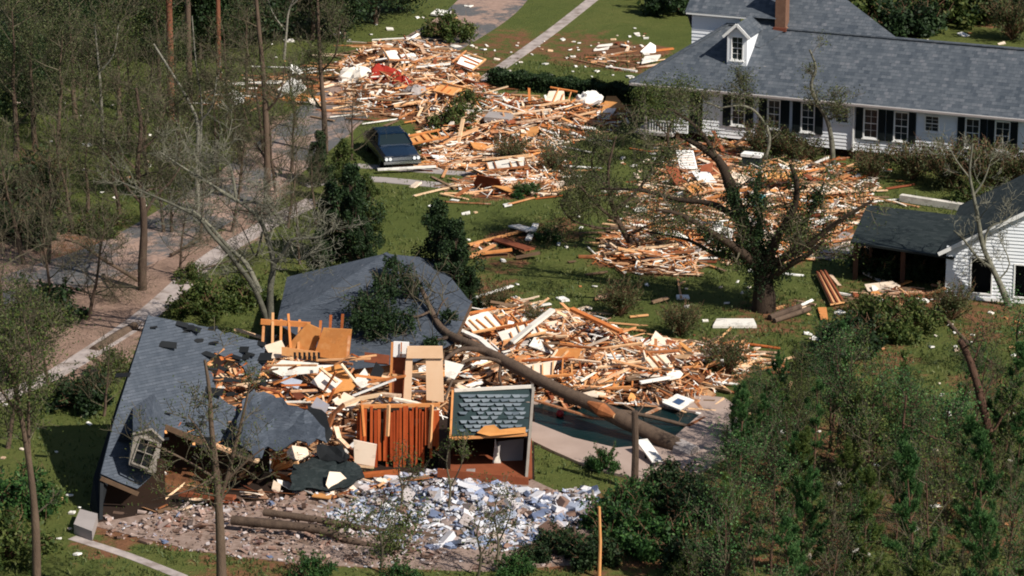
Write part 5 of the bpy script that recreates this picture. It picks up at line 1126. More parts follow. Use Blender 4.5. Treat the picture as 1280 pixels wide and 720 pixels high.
CF = dict(wig=.2, up=.06, n=(5, 4, 3), lv=2, spread=.9)
# the big fallen trunk
ft = hero('fallen_tree', 'huge fallen tree trunk lying across the wreck and pool, its crown on the hip roof', 'tree', P(868, 575), [
    ([(866,568,127.0),(820,545,128.2),(780,526,129.2),(740,506,130.6),(700,488,131.8),(650,462,133.4),(620,446,134.6),(592,432,135.6),(568,422,136.6),(550,408,137.6),(538,386,138.8),(530,368,139.6),(522,350,140.6)], .39, .07),
    ([(612,440,134.9),(580,436,135),(558,448,134.4),(548,466,133.4)], .13, .06),
    ([(640,458,133.8),(610,448,134.2),(580,452,133.5),(566,474,132.2),(556,500,130.8)], .1, .05),
    ([(628,450,134.4),(624,470,133.4),(628,484,132.6)], .08, .05),
    ([(565,420,136.8),(540,426,136.6),(512,420,136.8),(490,412,137.2)], .09, .03),
    ([(540,388,138.7),(520,396,138),(500,392,138),(478,398,137.6)], .06, .03),
    ([(545,398,138.2),(552,380,138.6),(560,372,139)], .05, .02)],
    dict(wig=.25, up=.0, n=(5, 4, 3), lv=2, spread=.9), bark='bark', twig='twig', seed=4, every=0, L=1.2)
mb = MB()
rgt = np.random.RandomState(8); cen = []
for u, v, Y, r in ((470,392,137.6,1.0),(500,402,137,1.0),(455,380,138.3,.8),(482,365,139,.8),(500,345,140.5,.8),(515,358,140,.7),(470,410,136.6,.9),(450,402,137,.7),(540,430,135.8,.5),(490,330,141.8,.5),(560,395,138,.4),(478,350,140,.5)):
    c = np.array(at(u, v, Y)); k = int(1500 * r); w_ = rgt.normal(size=(k, 3)); w_ /= np.linalg.norm(w_, axis=1)[:, None]; cen.append(c + w_ * (rgt.uniform(.1, 1, k) ** .5)[:, None] * np.array([r, r * .6, r * .75]) * (1 + .35 * np.sin(w_[:, :1] * 8 + u)))
leaves(mb, np.concatenate(cen), .06, rgt); put(mb.build('crown', M['leaf_dark']), ft)
mb = MB(); rgx = random.Random(3)
for _ in range(70):
    u, v = rgx.uniform(450, 560), rgx.uniform(350, 440); Y = 140.5 - (v - 350) * .05; grow(mb, at(u, v, Y), Vector((rgx.uniform(-1, 1), rgx.uniform(-.6, .2), rgx.uniform(-.2, 1))), rgx.uniform(.6, 1.4), .03, 1, rgx, [], CF)
put(mb.build('branches', M['twig']), ft)
mb = MB(); tube(mb, [at(735, 503, 130.0), at(752, 512, 129.6), at(768, 520, 129.2)], [.08, .31, .1], 9); put(mb.build('torn_wood', M['wood']), ft)
mb = MB(); tube(mb, [at(868, 569, 126.95), at(848, 560, 127.5)], [.40, .405], 12); put(mb.build('grey_butt', M['conc_grey']), ft)
hero('fallen_tree', 'thin dark fallen trunk crossing the pool behind the huge trunk', 'tree', P(872, 536), [([(705,500,131.6),(760,512,131),(800,518,130.8),(850,530,130.5),(905,545,129.8)], .12, .06)], CF, seed=5, every=5, L=1.0)
# oak
ob = P(955, 388); Yo = ob.y
oak = hero('old_oak', 'thick dark broken oak with leafy green trunk standing in front of the white house debris', 'tree', ob, [
    ([(955,392,Yo),(955,360,Yo),(952,330,Yo),(940,305,Yo),(925,270,Yo),(912,230,Yo+.3),(898,200,Yo+.3),(870,180,Yo+.6),(850,170,Yo+1)], .58, .08),
    ([(953,345,Yo),(962,318,Yo-.3),(975,290,Yo-.6),(992,262,Yo-.8),(996,230,Yo-1),(988,205,Yo-1)], .28, .08),
    ([(955,340,Yo),(980,322,Yo-.5),(1012,305,Yo-1),(1040,282,Yo-1.4),(1072,262,Yo-1.8),(1092,250,Yo-2)], .24, .05),
    ([(958,350,Yo),(985,332,Yo-1),(1010,318,Yo-1.6),(1030,300,Yo-2)], .2, .07),
    ([(990,318,Yo-.6),(1000,290,Yo-.4),(1015,262,Yo-.2),(1030,228,Yo)], .16, .06),
    ([(950,338,Yo),(930,318,Yo-.6),(905,300,Yo-1),(880,285,Yo-1.4),(850,268,Yo-1.6),(820,262,Yo-1.8)], .26, .05),
    ([(945,330,Yo),(925,322,Yo+1),(895,318,Yo+1.6),(860,300,Yo+2),(810,290,Yo+2.6)], .18, .04),
    ([(948,300,Yo+.2),(950,270,Yo+.4),(945,240,Yo+.4),(950,215,Yo+.6)], .2, .06),
    ([(925,275,Yo),(890,255,Yo+.6),(850,250,Yo+1.2),(800,238,Yo+1.6),(750,236,Yo+2)], .17, .04),
    ([(898,200,Yo+.3),(880,170,Yo+.4),(860,150,Yo+.4),(835,135,Yo+.5)], .12, .04)],
    dict(wig=.28, up=.02, n=(4, 4, 3), lv=2, spread=1.), bark='bark_oak', twig='twig', leafn=8500, leafm='leaf_oak', lsize=.055, lspread=.22, seed=12, every=9, L=1.6, twr=.3)
mb = MB(); rgt = np.random.RandomState(18); cen = []
for u, v, r in ((950,350,.8),(945,320,.9),(935,300,.8),(960,330,.7),(930,275,.6),(915,245,.5),(925,315,.8),(955,300,.6),(1000,290,.4),(1020,250,.4),(900,310,.5),(975,340,.5),(944,255,.5)):
    c = np.array(at(u, v, Yo - .1)); k = int(1500 * r); w_ = rgt.normal(size=(k, 3)); w_ /= np.linalg.norm(w_, axis=1)[:, None]; cen.append(c + w_ * (rgt.uniform(.2, 1, k) ** .5)[:, None] * np.array([r, r, r * 1.1]) * (1 + .35 * np.sin(w_[:, :1] * 8 + u)))
for path in ([(950,338),(925,318),(900,302),(870,285)], [(962,318),(975,292),(992,262),(996,230),(988,208)], [(980,322),(1012,305),(1040,282),(1070,262)], [(940,305),(925,270),(915,240)], [(948,300),(950,270),(945,240),(950,215)], [(1000,290),(1015,262),(1028,230)]):
    for i in range(len(path) - 1):
        for q in range(4):
            t = (q + rgt.rand()) / 4; c = np.array(at(lerp(path[i][0], path[i+1][0], t), lerp(path[i][1], path[i+1][1], t), Yo - .2)); k = 130; w_ = rgt.normal(size=(k, 3)); cen.append(c + w_ * np.array([.2, .25, .24]) * rgt.uniform(.6, 1.3))
leaves(mb, np.concatenate(cen), .055, rgt); put(mb.build('ivy', M['leaf_dark']), oak)
# grey green leaning crown between oak and car
b2 = P(775, 315)
hero('leaning_tree', 'grey green twiggy tree crown left of the oak, over the debris', 'tree', b2, [
    ([(800,322,b2.y),(780,290,b2.y),(765,255,b2.y),(760,215,b2.y),(770,170,b2.y)], .18, .04),
    ([(775,280,b2.y),(745,255,b2.y-.5),(720,225,b2.y-.5),(708,200,b2.y)], .1, .03), ([(770,262,b2.y),(800,235,b2.y),(820,200,b2.y),(835,165,b2.y)], .1, .03), ([(765,240,b2.y),(740,210,b2.y+1),(745,180,b2.y+1)], .09, .03),
    ([(785,295,b2.y),(815,280,b2.y-.5),(850,275,b2.y-.6)], .08, .03), ([(778,285,b2.y),(750,285,b2.y),(715,275,b2.y),(700,255,b2.y)], .08, .03)],
    dict(wig=.28, up=.02, n=(6, 5, 4), lv=2, spread=1.), bark='bark', twig='twig', leafn=15000, leafm='leaf_olive', lsize=.05, lspread=.2, seed=21, every=11, L=1.5)
# leafy limbs in front of the white house
b3 = P(1040, 215); hero('young_oak', 'slender grey trunked tree standing close to the white house wall', 'tree', b3, [
    ([(1042,218,b3.y),(1040,180,b3.y),(1034,150,b3.y),(1020,125,b3.y),(1014,105,b3.y),(1020,85,b3.y),(1012,62,b3.y)], .16, .05), ([(1034,150,b3.y),(1048,142,b3.y-.4),(1052,120,b3.y-.4)], .06, .02)],
    CF, bark='bark_mid', leafn=1800, leafm='leaf_olive', lsize=.055, lspread=.22, seed=22, every=12, L=.8)
b4 = P(905, 215); hero('young_oak', 'slender tree with small leafy crown in front of the left shuttered windows', 'tree', b4, [
    ([(958,245,b4.y),(956,205,b4.y),(962,170,b4.y),(945,140,b4.y),(925,132,b4.y),(900,135,b4.y)], .12, .04), ([(925,132,b4.y),(925,115,b4.y),(910,102,b4.y)], .05, .02), ([(900,135,b4.y),(880,128,b4.y),(860,140,b4.y),(845,120,b4.y)], .06, .02)],
    CF, bark='bark_mid', leafn=3200, leafm='leaf_olive', lsize=.055, lspread=.25, seed=23, every=9, L=.9)
b5 = P(840, 190); hero('leafy_tree', 'small green tree growing by the left porch of the white house', 'tree', b5, [([(838,195,b5.y),(835,165,b5.y),(845,140,b5.y),(838,115,b5.y)], .1, .03), ([(836,170,b5.y),(818,150,b5.y),(812,125,b5.y)], .05, .02)], CF, leafn=6000, leafm='leaf_oak', lsize=.055, lspread=.3, seed=24, every=10, L=1.)
# big pale bare tree
b6 = P(336, 440); Y6 = b6.y
hero('bare_tree', 'large pale barked leafless tree with limbs fanning to the upper left, behind the wrecked roof', 'tree', b6, [
    ([(336,438,Y6),(338,400,Y6),(338,360,Y6),(342,330,Y6),(335,300,Y6),(325,275,Y6),(312,262,Y6),(298,252,Y6)], .2, .05),
    ([(334,400,Y6),(318,360,Y6-.2),(300,335,Y6-.4),(282,312,Y6-.5),(262,290,Y6-.6),(248,272,Y6-.6),(215,255,Y6-.8),(180,240,Y6-1),(145,225,Y6-1.2)], .14, .03),
    ([(325,365,Y6-.1),(308,330,Y6),(285,308,Y6+.2),(255,275,Y6+.3),(235,262,Y6+.5),(205,262,Y6+.6)], .12, .03),
    ([(298,252,Y6),(275,238,Y6),(255,225,Y6),(230,210,Y6),(200,190,Y6+.3)], .1, .03),
    ([(295,252,Y6),(292,225,Y6),(286,205,Y6),(278,195,Y6)], .07, .03),
    ([(300,255,Y6),(320,252,Y6),(340,265,Y6)], .06, .02),
    ([(342,330,Y6),(355,315,Y6-.4),(365,300,Y6-.6),(380,298,Y6-.8),(400,296,Y6-1),(415,285,Y6-1)], .11, .03),
    ([(362,302,Y6-.5),(372,325,Y6-.6),(385,318,Y6-.8),(410,310,Y6-1)], .05, .02),
    ([(328,290,Y6),(320,320,Y6+.3),(310,300,Y6+.5),(300,280,Y6+.5)], .06, .02)],
    dict(wig=.3, up=.03, n=(5, 4, 3), lv=2, spread=1.), bark='bark_mid', twig='bark_mid', seed=31, every=13, L=1.5, leafn=2500, leafm='leaf_olive', lsize=.04, lspread=.15)
b7 = P(178, 362); Y7 = b7.y
hero('bare_tree', 'dark trunked bare tree standing in the pinkish litter beside the sidewalk', 'tree', b7, [
    ([(178,364,Y7),(178,330,Y7),(180,290,Y7),(178,250,Y7),(172,210,Y7),(176,160,Y7),(170,110,Y7)], .24, .06),
    ([(172,350,Y7),(152,338,Y7-.4),(130,325,Y7-.6),(100,305,Y7-.8),(80,300,Y7-1)], .11, .04),
    ([(179,270,Y7),(195,245,Y7),(215,225,Y7),(230,200,Y7)], .09, .03), ([(178,255,Y7),(155,230,Y7),(140,200,Y7),(120,180,Y7)], .09, .03), ([(174,215,Y7),(150,190,Y7),(140,160,Y7)], .07, .02), ([(174,190,Y7),(195,170,Y7),(205,140,Y7)], .07, .02), ([(178,240,Y7),(200,235,Y7+1),(225,240,Y7+2)], .07, .02)],
    dict(wig=.3, up=.05, n=(6, 5, 4), lv=2, spread=1.), bark='bark', twig='twig', seed=32, every=9, L=1.9, leafn=7000, leafm='leaf_olive', lsize=.045, lspread=.2)
for u, v, path, r, lab, sd, bk, lf in (
    (334,258,[(334,258),(334,200),(332,140),(328,80),(322,20),(318,-40)], .2, 'tall grey bare tree standing in the road litter above the pale fanning tree', 33, 'bark', 3000),
    (247,262,[(247,262),(246,200),(247,155),(232,120),(214,90),(192,55)], .13, 'forked pale bare tree left of the road', 34, 'bark_grey', 2500),
    (247,262,[(247,262),(250,190),(252,130),(245,80),(240,20)], .08, 'thin straight bare tree touching the forked pale one', 35, 'bark_grey', 1500),
    (407,192,[(407,192),(405,140),(401,90),(398,30),(396,-30)], .17, 'straight dark trunk left of the parked car, leafy at its top', 36, 'bark', 4000),
    (130,196,[(130,196),(127,140),(124,90),(118,30)], .12, 'thin pale trunk in the left woodland', 37, 'bark_grey', 3000),
    (378,90,[(355,74),(358,40),(362,10),(378,-20)], .1, 'thin pale leaning stem above the cream sheet', 38, 'bark_grey', 800)):
    b = P(u, v); hero('bare_tree', lab, 'tree', b, [([(a_, c_, b.y) for a_, c_ in path], r, r * .35), ([(path[2][0], path[2][1], b.y), (path[2][0] + 18, path[2][1] - 22, b.y - .4), (path[2][0] + 24, path[2][1] - 60, b.y - .4)], r * .4, r * .15), ([(path[1][0], path[1][1], b.y), (path[1][0] - 18, path[1][1] - 26, b.y + .4), (path[1][0] - 30, path[1][1] - 66, b.y + .4)], r * .4, r * .15)],
        dict(wig=.25, up=.1, n=(5, 4, 3), lv=2, spread=.8), bark=bk, seed=sd, every=11, L=1.7, leafn=lf, leafm='leaf_olive', lsize=.05, lspread=.22)
for u, v, r, lab, bk in ((214,152,.25,'tall straight reddish pine trunk in the upper left','bark_red'),(237,135,.2,'darker trunk just right of the tall reddish pine','bark'),(274,98,.17,'bright orange brown split trunk at the top left','bark_red')):
    b = P(u, v); hero('pine_trunk', lab, 'tree', b, [([(u, v, b.y), (u - 1, v - 60, b.y), (u - 2, v - 120, b.y), (u - 4, v - 190, b.y), (u - 3, v - 260, b.y)], r, r * .6)], CF, bark=bk, seed=int(u), every=9, L=1.5, leafn=900, leafm='leaf_dark')
# near bare trees at the bottom and left
b8 = P(277, 800); Y8 = b8.y
hero('bare_tree', 'grey forked bare tree in front of the dark roof hollow, nearest to the viewer', 'tree', b8, [
    ([(278,800,Y8),(277,720,Y8),(275,660,Y8),(272,610,Y8),(268,570,Y8),(264,530,Y8),(262,490,Y8),(256,450,Y8)], .2, .05),
    ([(274,625,Y8),(286,590,Y8),(296,550,Y8),(306,510,Y8),(312,480,Y8)], .1, .03), ([(272,600,Y8),(240,580,Y8),(205,562,Y8),(180,555,Y8)], .06, .02), ([(284,600,Y8),(310,575,Y8),(330,560,Y8)], .06, .02), ([(268,575,Y8),(250,540,Y8),(235,520,Y8)], .05, .02), ([(270,590,Y8),(262,600,Y8-.5),(230,615,Y8-1),(190,625,Y8-1)], .05, .02)],
    dict(wig=.25, up=.05, n=(4, 3, 3), lv=2, spread=.8), bark='bark', seed=41, every=9, L=1.1, leafn=2200, leafm='leaf_oak', lsize=.04, lspread=.15)
b9 = P(46, 800); Y9 = b9.y
hero('bare_tree', 'mossy grey leaning bare tree at the lower left edge', 'tree', b9, [
    ([(46,800,Y9),(46,720,Y9),(44,650,Y9),(38,590,Y9),(30,540,Y9),(20,490,Y9),(8,440,Y9)], .18, .06), ([(40,600,Y9),(36,560,Y9),(36,500,Y9),(40,450,Y9),(30,400,Y9)], .09, .03), ([(26,520,Y9),(10,500,Y9),(-10,470,Y9)], .07, .03)],
    dict(wig=.25, up=.05, n=(5, 4, 3), lv=2, spread=.9), bark='bark', seed=42, every=11, L=1.6, leafn=5000, leafm='leaf_oak', lsize=.05, lspread=.22)
b10 = P(18, 480); Y10 = b10.y
hero('bare_tree', 'dark twiggy tree over the asphalt at the left edge', 'tree', b10, [([(18,500,Y10),(20,450,Y10),(30,410,Y10),(36,380,Y10)], .16, .06), ([(20,450,Y10),(50,420,Y10),(75,400,Y10)], .08, .03), ([(20,460,Y10),(0,430,Y10),(-15,400,Y10)], .08, .03)], dict(wig=.28, up=.05, n=(6, 5, 4), lv=2, spread=1.), bark='bark', twig='twig', seed=43, every=12, L=1.6, leafn=7000, leafm='leaf_oak', lsize=.05, lspread=.2)
b11 = P(1264, 382); Y11 = b11.y
hero('bare_tree', 'leafless tree leaning left in front of the white gable wall', 'tree', b11, [
    ([(1262,384,Y11),(1250,355,Y11),(1238,330,Y11),(1228,305,Y11),(1222,270,Y11),(1216,240,Y11),(1212,215,Y11),(1216,180,Y11)], .17, .04),
    ([(1240,335,Y11),(1222,322,Y11-.4),(1205,300,Y11-.5),(1192,288,Y11-.6)], .08, .03), ([(1230,310,Y11),(1236,285,Y11),(1258,275,Y11),(1270,262,Y11)], .07, .02), ([(1216,245,Y11),(1230,225,Y11),(1240,195,Y11)], .06, .02), ([(1214,225,Y11),(1195,200,Y11),(1185,180,Y11)], .05, .02), ([(1248,350,Y11),(1262,330,Y11),(1250,300,Y11)], .05, .02)],
    dict(wig=.28, up=.05, n=(4, 3, 3), lv=2, spread=.9), bark='bark_mid', twig='bark_mid', seed=44, every=8, L=1.1)
b12 = P(1245, 620); Y12 = b12.y
hero('pine_trunk', 'thick tall grey brown trunk among the young pines at the right', 'tree', b12, [([(1246,640,Y12),(1244,590,Y12),(1236,540,Y12),(1224,490,Y12),(1212,450,Y12),(1200,425,Y12)], .24, .12), ([(1240,568,Y12),(1210,560,Y12),(1170,548,Y12),(1130,530,Y12)], .1, .04), ([(1238,545,Y12),(1262,510,Y12),(1290,500,Y12)], .07, .03)], CF, bark='bark_dk', seed=45, every=5, L=1.3, leafn=1200, leafm='leaf_shrub')
for u, v, h, r in ((1127,640,5.2,.08),(1180,660,5.5,.07),(1088,600,4.0,.1),(1270,470,3.,.07)):
    b = P(u, v); hero('pine_trunk', {1127:'straight thin brown trunk left of centre among the right pines',1180:'thin dark brown stem right of the straight thin trunk among the pines',1088:'pinkish leaning trunk among the right pines',1270:'thin dark stem on the grass at the right edge'}[u], 'tree', b, [([(u, v, b.y), (u + 2, v - h * 9, b.y), (u + 1, v - h * 18, b.y), (u + 6, v - h * 28, b.y)], r, r * .4)], CF, bark='bark_dk', seed=u, every=7, L=1.2, leafn=1600, leafm='needle', lsize=.05)
# fallen logs at the front
hero('fallen_log', 'long mossy fallen log lying over the pinkish rubble, the lower of two', 'log', P(300, 660), [([(290,650,118.5),(340,655,118),(400,662,117.6),(450,680,117),(520,694,116.3),(605,714,115.5)], .2, .12)], dict(wig=.3, up=.03, n=(4,3,3), lv=2, spread=1), bark='bark', seed=51, every=12, L=1.2, leafn=1500, leafm='leaf_oak')
hero('fallen_log', 'upper mossy fallen log ending near the bright rubble', 'log', P(320, 650), [([(330,640,119.4),(400,650,118.8),(450,660,118.4),(520,668,118),(572,672,117.6)], .15, .09)], dict(wig=.3, up=.03, n=(4,3,3), lv=2, spread=1), bark='bark', seed=52, every=10, L=1.0, leafn=1000, leafm='leaf_oak')
hero('fallen_log', 'dark charred looking log lying at the left of the grey roof slab', 'log', P(120, 438), [([(118,440,P(120,438).y),(140,425,P(140,425).y),(168,408,P(168,408).y)], .28, .22)], CF, bark='bark', seed=53, every=3, L=.6)
hero('fallen_branch', 'long dark fallen bough in the pines at the right, arching to the grass', 'branch', P(1250, 470), [([(1170,385,147),(1200,420,143),(1240,455,139),(1290,480,137)], .13, .07)], dict(wig=.3, up=.02, n=(4,3,3), lv=2, spread=1), bark='bark', seed=54, every=10, L=1.4, leafn=900, leafm='leaf_oak')
hero('dead_branch', 'pale dry forked branch lying at the bottom centre', 'branch', P(680, 705), [([(640,718,115),(670,700,115.4),(700,682,116)], .05, .02), ([(670,700,115.4),(690,697,115.4),(706,694,115.4)], .03, .02)], CF, bark='bark_grey', seed=55, every=0)
for u, v, h, sd, lab in ((620,715,3.,61,'slim forked grey sapling at the bottom centre'),(598,720,2.2,62,'shorter sapling left of the slim forked one'),(475,715,2.4,63,'thin sapling between the fallen logs'),(560,640,2.6,64,'thin greenish sapling in the white rubble'),(500,640,2.2,65,'small leafy sapling in front of the plank wall')):
    b = P(u, v); hero('sapling', lab, 'sapling', b, [([(u, v, b.y), (u + 3, v - h*12, b.y), (u - 2, v - h*24, b.y), (u + 4, v - h*34, b.y)], .06, .015), ([(u+3, v-h*12, b.y), (u + 16, v - h*22, b.y), (u + 20, v - h*32, b.y)], .035, .012)], dict(wig=.25, up=.1, n=(4,3), lv=1, spread=.8), bark='twig', seed=sd, every=9, L=.7, leafn=500, leafm='leaf_oak', lsize=.04, lspread=.12)
# repeated kinds
PV = [pine_variant(100 + i, H=7 + (i % 3) * .4, mat='needle' if i % 3 else 'needle_y', dens=(1.2, 1.0, .8)[i % 3]) for i in range(6)]
rgp = random.Random(77); used = []
pts = []
for row, (v0, n, x0, x1) in enumerate(((500, 7, 960, 1290), (530, 9, 905, 1290), (552, 9, 900, 1290), (575, 14, 890, 1290), (598, 12, 890, 1300), (620, 13, 875, 1300), (665, 14, 860, 1290), (712, 15, 860, 1300), (765, 15, 850, 1300), (830, 14, 860, 1300))):
    for i in range(n): pts.append((lerp(x0, x1, (i + rgp.uniform(.1, .9)) / n), v0 + rgp.uniform(-18, 18)))
SV = [bare_variant(460 + i, H=7, r=.09, leafn=(2800, 2000, 800, 2400)[i], n=(6, 5, 4), leafm=('leaf_shrub', 'leaf_sap', 'leaf_olive', 'needle')[i], lsize=.05, lspread=.2, bark='bark_dk', twig='twig', limbL=.34, wig=.2, spread=.8, first=.12, nlimb=14, up=.14) for i in range(4)]
for i, (u, v) in enumerate(pts):
    if (1130 < u < 1190 and v < 560) or i % 9 in (2, 6): continue
    top = float(np.interp(u, [850, 880, 920, 960, 1000, 1060, 1150, 1290], [640, 530, 462, 440, 415, 405, 425, 425])) + rgp.choice([-20, 0, 5, 15, 30, 50])
    s_ = min(rgp.uniform(.4, .85), (v - top) / (29 * 7.2))
    if s_ < .12: continue
    kv = rgp.randrange(6)
    if i % 5 in (1, 3, 4):
        q_ = rgp.randrange(4); wh = ('left end', 'middle', 'right end')[0 if u < 1000 else (1 if u < 1150 else 2)]; cn = ('bright green', 'yellow green', 'thinly leaved', 'dark green')[q_]; dp = 'back' if v < 640 else ('centre' if v < 740 else 'front')
        plant('sapling', '%s thin deciduous sapling in the %s of the thicket, %s' % (cn, dp, wh), 'tree', SV[q_], P(u, v), s_ * 1.05, rgp.uniform(0, 6), (rgp.uniform(-.15, .15), rgp.uniform(-.15, .15)), '%s saplings %s %s' % (cn, dp, wh)); continue
    where = 'behind the thick trunk' if v < 640 else ('in the middle rows of the right thicket' if v < 740 else 'in the nearest row of the right thicket')
    side_ = 'left part' if u < 1000 else ('centre' if u < 1150 else 'right part')
    plant('young_pine', 'young %s pine %s, %s' % ('yellowish' if kv % 3 == 0 else 'dark green', where, side_), 'pine tree', PV[kv], P(u, v), s_, rgp.uniform(0, 6), (rgp.uniform(-.08, .08), rgp.uniform(-.1, .1)), '%s pines %s %s' % ('yellowish' if kv % 3 == 0 else 'dark green', where, side_))
BV = [bush_variant(200, 5200, 'leaf_shrub', .055), bush_variant(201, 5200, 'leaf_dark', .06), bush_variant(202, 4200, 'leaf_oak', .055), bush_variant(203, 500, 'leaf_olive', .04, lumps=10, stems=95, stemm='twig_br', flat=1.1)]
def bush(u, v, r, kind, lab, h=1., cat='bush', nm='bush', grp=None): return plant(nm, lab, cat, BV[kind], P(u, v), r, rgp.uniform(0, 6), group=grp, sz=r * h)
bush(755,588,.62,0,'small bright green shrub on the pool deck edge', 1.7)
for u, v, r, k, lab in ((700,690,1.0,1,'dark round bush at the right end of the rubble'),(740,705,1.2,1,'dark bush behind the thin orange post'),(800,640,1.4,0,'green shrub at the foot of the tall dark post'),(840,615,1.2,1,'dark shrub under the butt of the fallen trunk'),(770,670,1.5,0,'large green shrub right of the rubble'),(825,690,1.6,0,'large green shrub left of the pines'),(865,650,1.5,1,'dark shrub at the left foot of the pines'),(640,715,.8,0,'low green shrub at the bottom centre'),(385,722,.9,0,'bright green shrub at the bottom, left of centre'),(670,700,.7,1,'small dark shrub by the pale dry branch'),
    (495,728,.8,0,'low shrub below the fallen logs'),(20,640,1.7,0,'leafy green bush at the lower left edge'),(5,700,1.8,2,'large leafy bush in the lower left corner'),(880,720,1.6,1,'dark bush in front of the pines near the bottom'),
    (100,510,1.5,1,'dark bush on the grass left of the grey roof slab'),(140,470,1.1,2,'leafy brush beside the dark log'),(60,400,1.8,1,'dark bush over the asphalt at the left'),(250,392,1.5,2,'leafy brush between the sidewalk and the roof slab'),(300,380,1.4,2,'brush at the foot of the pale fanning tree'),(240,350,.8,2,'small brush on the sidewalk edge'),
    (30,300,2.2,1,'dark heavy bush at the left edge'),(10,250,2.4,1,'tall dark bush at the left edge above the heavy one'),(60,240,1.6,3,'brown brush behind the left edge bushes'),(130,290,1.3,2,'low brush above the pinkish litter'),
    (570,165,1.5,2,'green leafy tree top in the far debris'),(585,140,1.2,2,'leafy sprig behind the green one in the far debris'),(640,205,1.1,3,'brownish shrub in the strip of debris'),(690,215,.9,3,'dry shrub at the right of the strip of debris'),(560,50,1.7,2,'brush beside the road at the top'),(660,245,.8,0,'small evergreen on the lawn below the strip'),(686,300,.7,0,'small green shrub on the lawn'),
    (955,205,1.6,3,'dry brown shrub before the white house windows'),(1000,212,1.4,3,'dry shrub right of the slender trees'),(985,195,1.2,2,'leafy shrub under the shuttered windows'),(1090,225,1.3,3,'brown shrub along the white house base'),(1140,225,1.5,3,'tall dry shrub below the small square window'),(1185,235,1.7,3,'dry shrub in front of the right hand shutters'),(1230,240,1.9,3,'large dry shrub near the right window pair'),(1270,240,1.8,3,'dry shrub at the right edge of the white house'),(1215,255,1.2,2,'green shrub behind the carport'),
    (1100,345,1.4,1,'dark brush inside the carport opening'),(1140,340,1.3,2,'leafy brush hanging under the carport roof'),(1080,330,.8,3,'dry shrub beside the carport post'),(1150,350,1.1,1,'dark shrub against the gable wall'),
    (1060,440,1.6,1,'dark fallen crown on the grass right of the oak'),(1100,420,1.7,2,'leafy fallen crown in front of the carport heap'),(1030,465,1.3,1,'dark brush at the top of the pine thicket'),(1140,410,1.4,2,'leafy brush before the gable wall'),(1190,400,1.2,3,'dry brush under the leaning bare tree'),(1080,395,1.0,2,'small leafy brush beside the plank section'),
    (1000,30,.1,2,'x'),
    (1080,30,3.2,2,'broad green bush behind the white house ridge'),(1130,45,2.6,1,'dark bush behind the roof ridge at the top right'),(1180,30,3.,2,'leafy bush at the top right'),(1170,12,3.4,1,'dark bush at the top edge'),(1240,22,3.2,1,'dark green bush near the top right corner'),(1265,50,2.,3,'dry olive bush at the top right edge'),(850,15,2.6,1,'dark bush left of the upper white wall'),(830,-5,3,1,'dark bush at the top left of the house'),(670,412,.8,3,'dry weeds behind the big debris pile'),(775,395,1.2,3,'thin dry shrub behind the big debris pile'),(850,420,1.1,3,'dry weeds between the lawn and the debris arm'),(620,392,.9,3,'brown weeds at the corner of the hip roof'),(905,470,1.3,3,'grey green brush at the right end of the debris arm'),(680,125,.1,0,'x')):
    if lab != 'x': bush(u, v, r, k, lab)
for q in range(9):   # juniper crown behind the hip roof: dark cones
    pass
def cone_variant(seed, n, mat, H=4., r=1.2):
    rr = np.random.RandomState(seed); ml = MB(); mt = MB(); nc = 60; cen = []
    for i in range(nc):
        t = rr.uniform(0, 1) ** 1.2; a = rr.uniform(0, 2*PI); q = r * (1 - t) ** .55 * rr.uniform(.2, 1.05); c = np.array([q * math.cos(a), q * math.sin(a), .15 + t * H]); k = n // nc
        v = rr.normal(size=(k, 3)); v /= np.linalg.norm(v, axis=1)[:, None]; s_ = rr.uniform(.16, .42) * (1.2 - .5 * t); cen.append(c + v * (rr.uniform(.05, 1, k) ** .6)[:, None] * s_ * np.array([1, 1, 1.5]) + np.array([0, 0, 0]))
        tube(mt, [(0, 0, c[2] * .6), tuple(c * .7), tuple(c)], [.03, .02, .008], 4, 0, False)
    ce = np.concatenate(cen); ce[:, 2] = np.abs(ce[:, 2]); leaves(ml, ce, .06, rr); tube(mt, [(0,0,-.1),(0,0,H*.5),(0,0,H)], [.12,.08,.02], 7)
    return [('foliage', ml.mesh('foliage', M[mat])), ('trunk', mt.mesh('trunk', M['bark'], True))]
CV = [cone_variant(300, 14000, 'leaf_dark'), cone_variant(301, 14000, 'leaf_dark', 4, 1.5), cone_variant(302, 12000, 'leaf_oak', 4, 1.6)]
for u, v, s_, k, lab in ((548,378,1.15,0,'tall dark juniper right behind the hip roof peak'),(570,388,1.05,1,'wider dark juniper beside the tall one'),(588,392,.55,1,'low dark juniper at the right of the hip roof'),
    (440,330,1.2,1,'dark evergreen left of the hip roof peak'),(415,320,.9,1,'lower dark evergreen left of the first'),(455,345,.7,1,'dark evergreen touching the hip roof'),(400,350,.6,1,'small dark evergreen by the left hip'),(430,255,.8,2,'green brush tree beside the driveway'),(460,290,.7,2,'grey green brush on the lawn edge'),(400,230,.7,1,'dark brush at the sidewalk end')):
    plant('juniper', lab, 'evergreen', CV[k], P(u, v), s_, rgp.uniform(0, 6))
TV = [bare_variant(400 + i, H=(11, 9, 10)[i], leafn=(6000, 4200, 2000)[i], n=(7, 5, 5), leafm=('leaf_olive', 'leaf_oak', 'leaf_olive')[i], lsize=.06, lspread=.35, bark='bark') for i in range(3)]
DV = [bare_variant(420 + i, H=11, leafn=26000, n=(7, 5, 4), leafm='leaf_dark', lsize=.13, lspread=.6, bark='bark', first=.12) for i in range(2)]
GV = [bare_variant(440 + i, H=(9, 8)[i], r=.16, leafn=900, n=(7, 6, 5), leafm='leaf_olive', lsize=.045, lspread=.3, bark='bark', twig='twig', limbL=.5, wig=.26, spread=1.0, first=.2, nlimb=12) for i in range(2)]
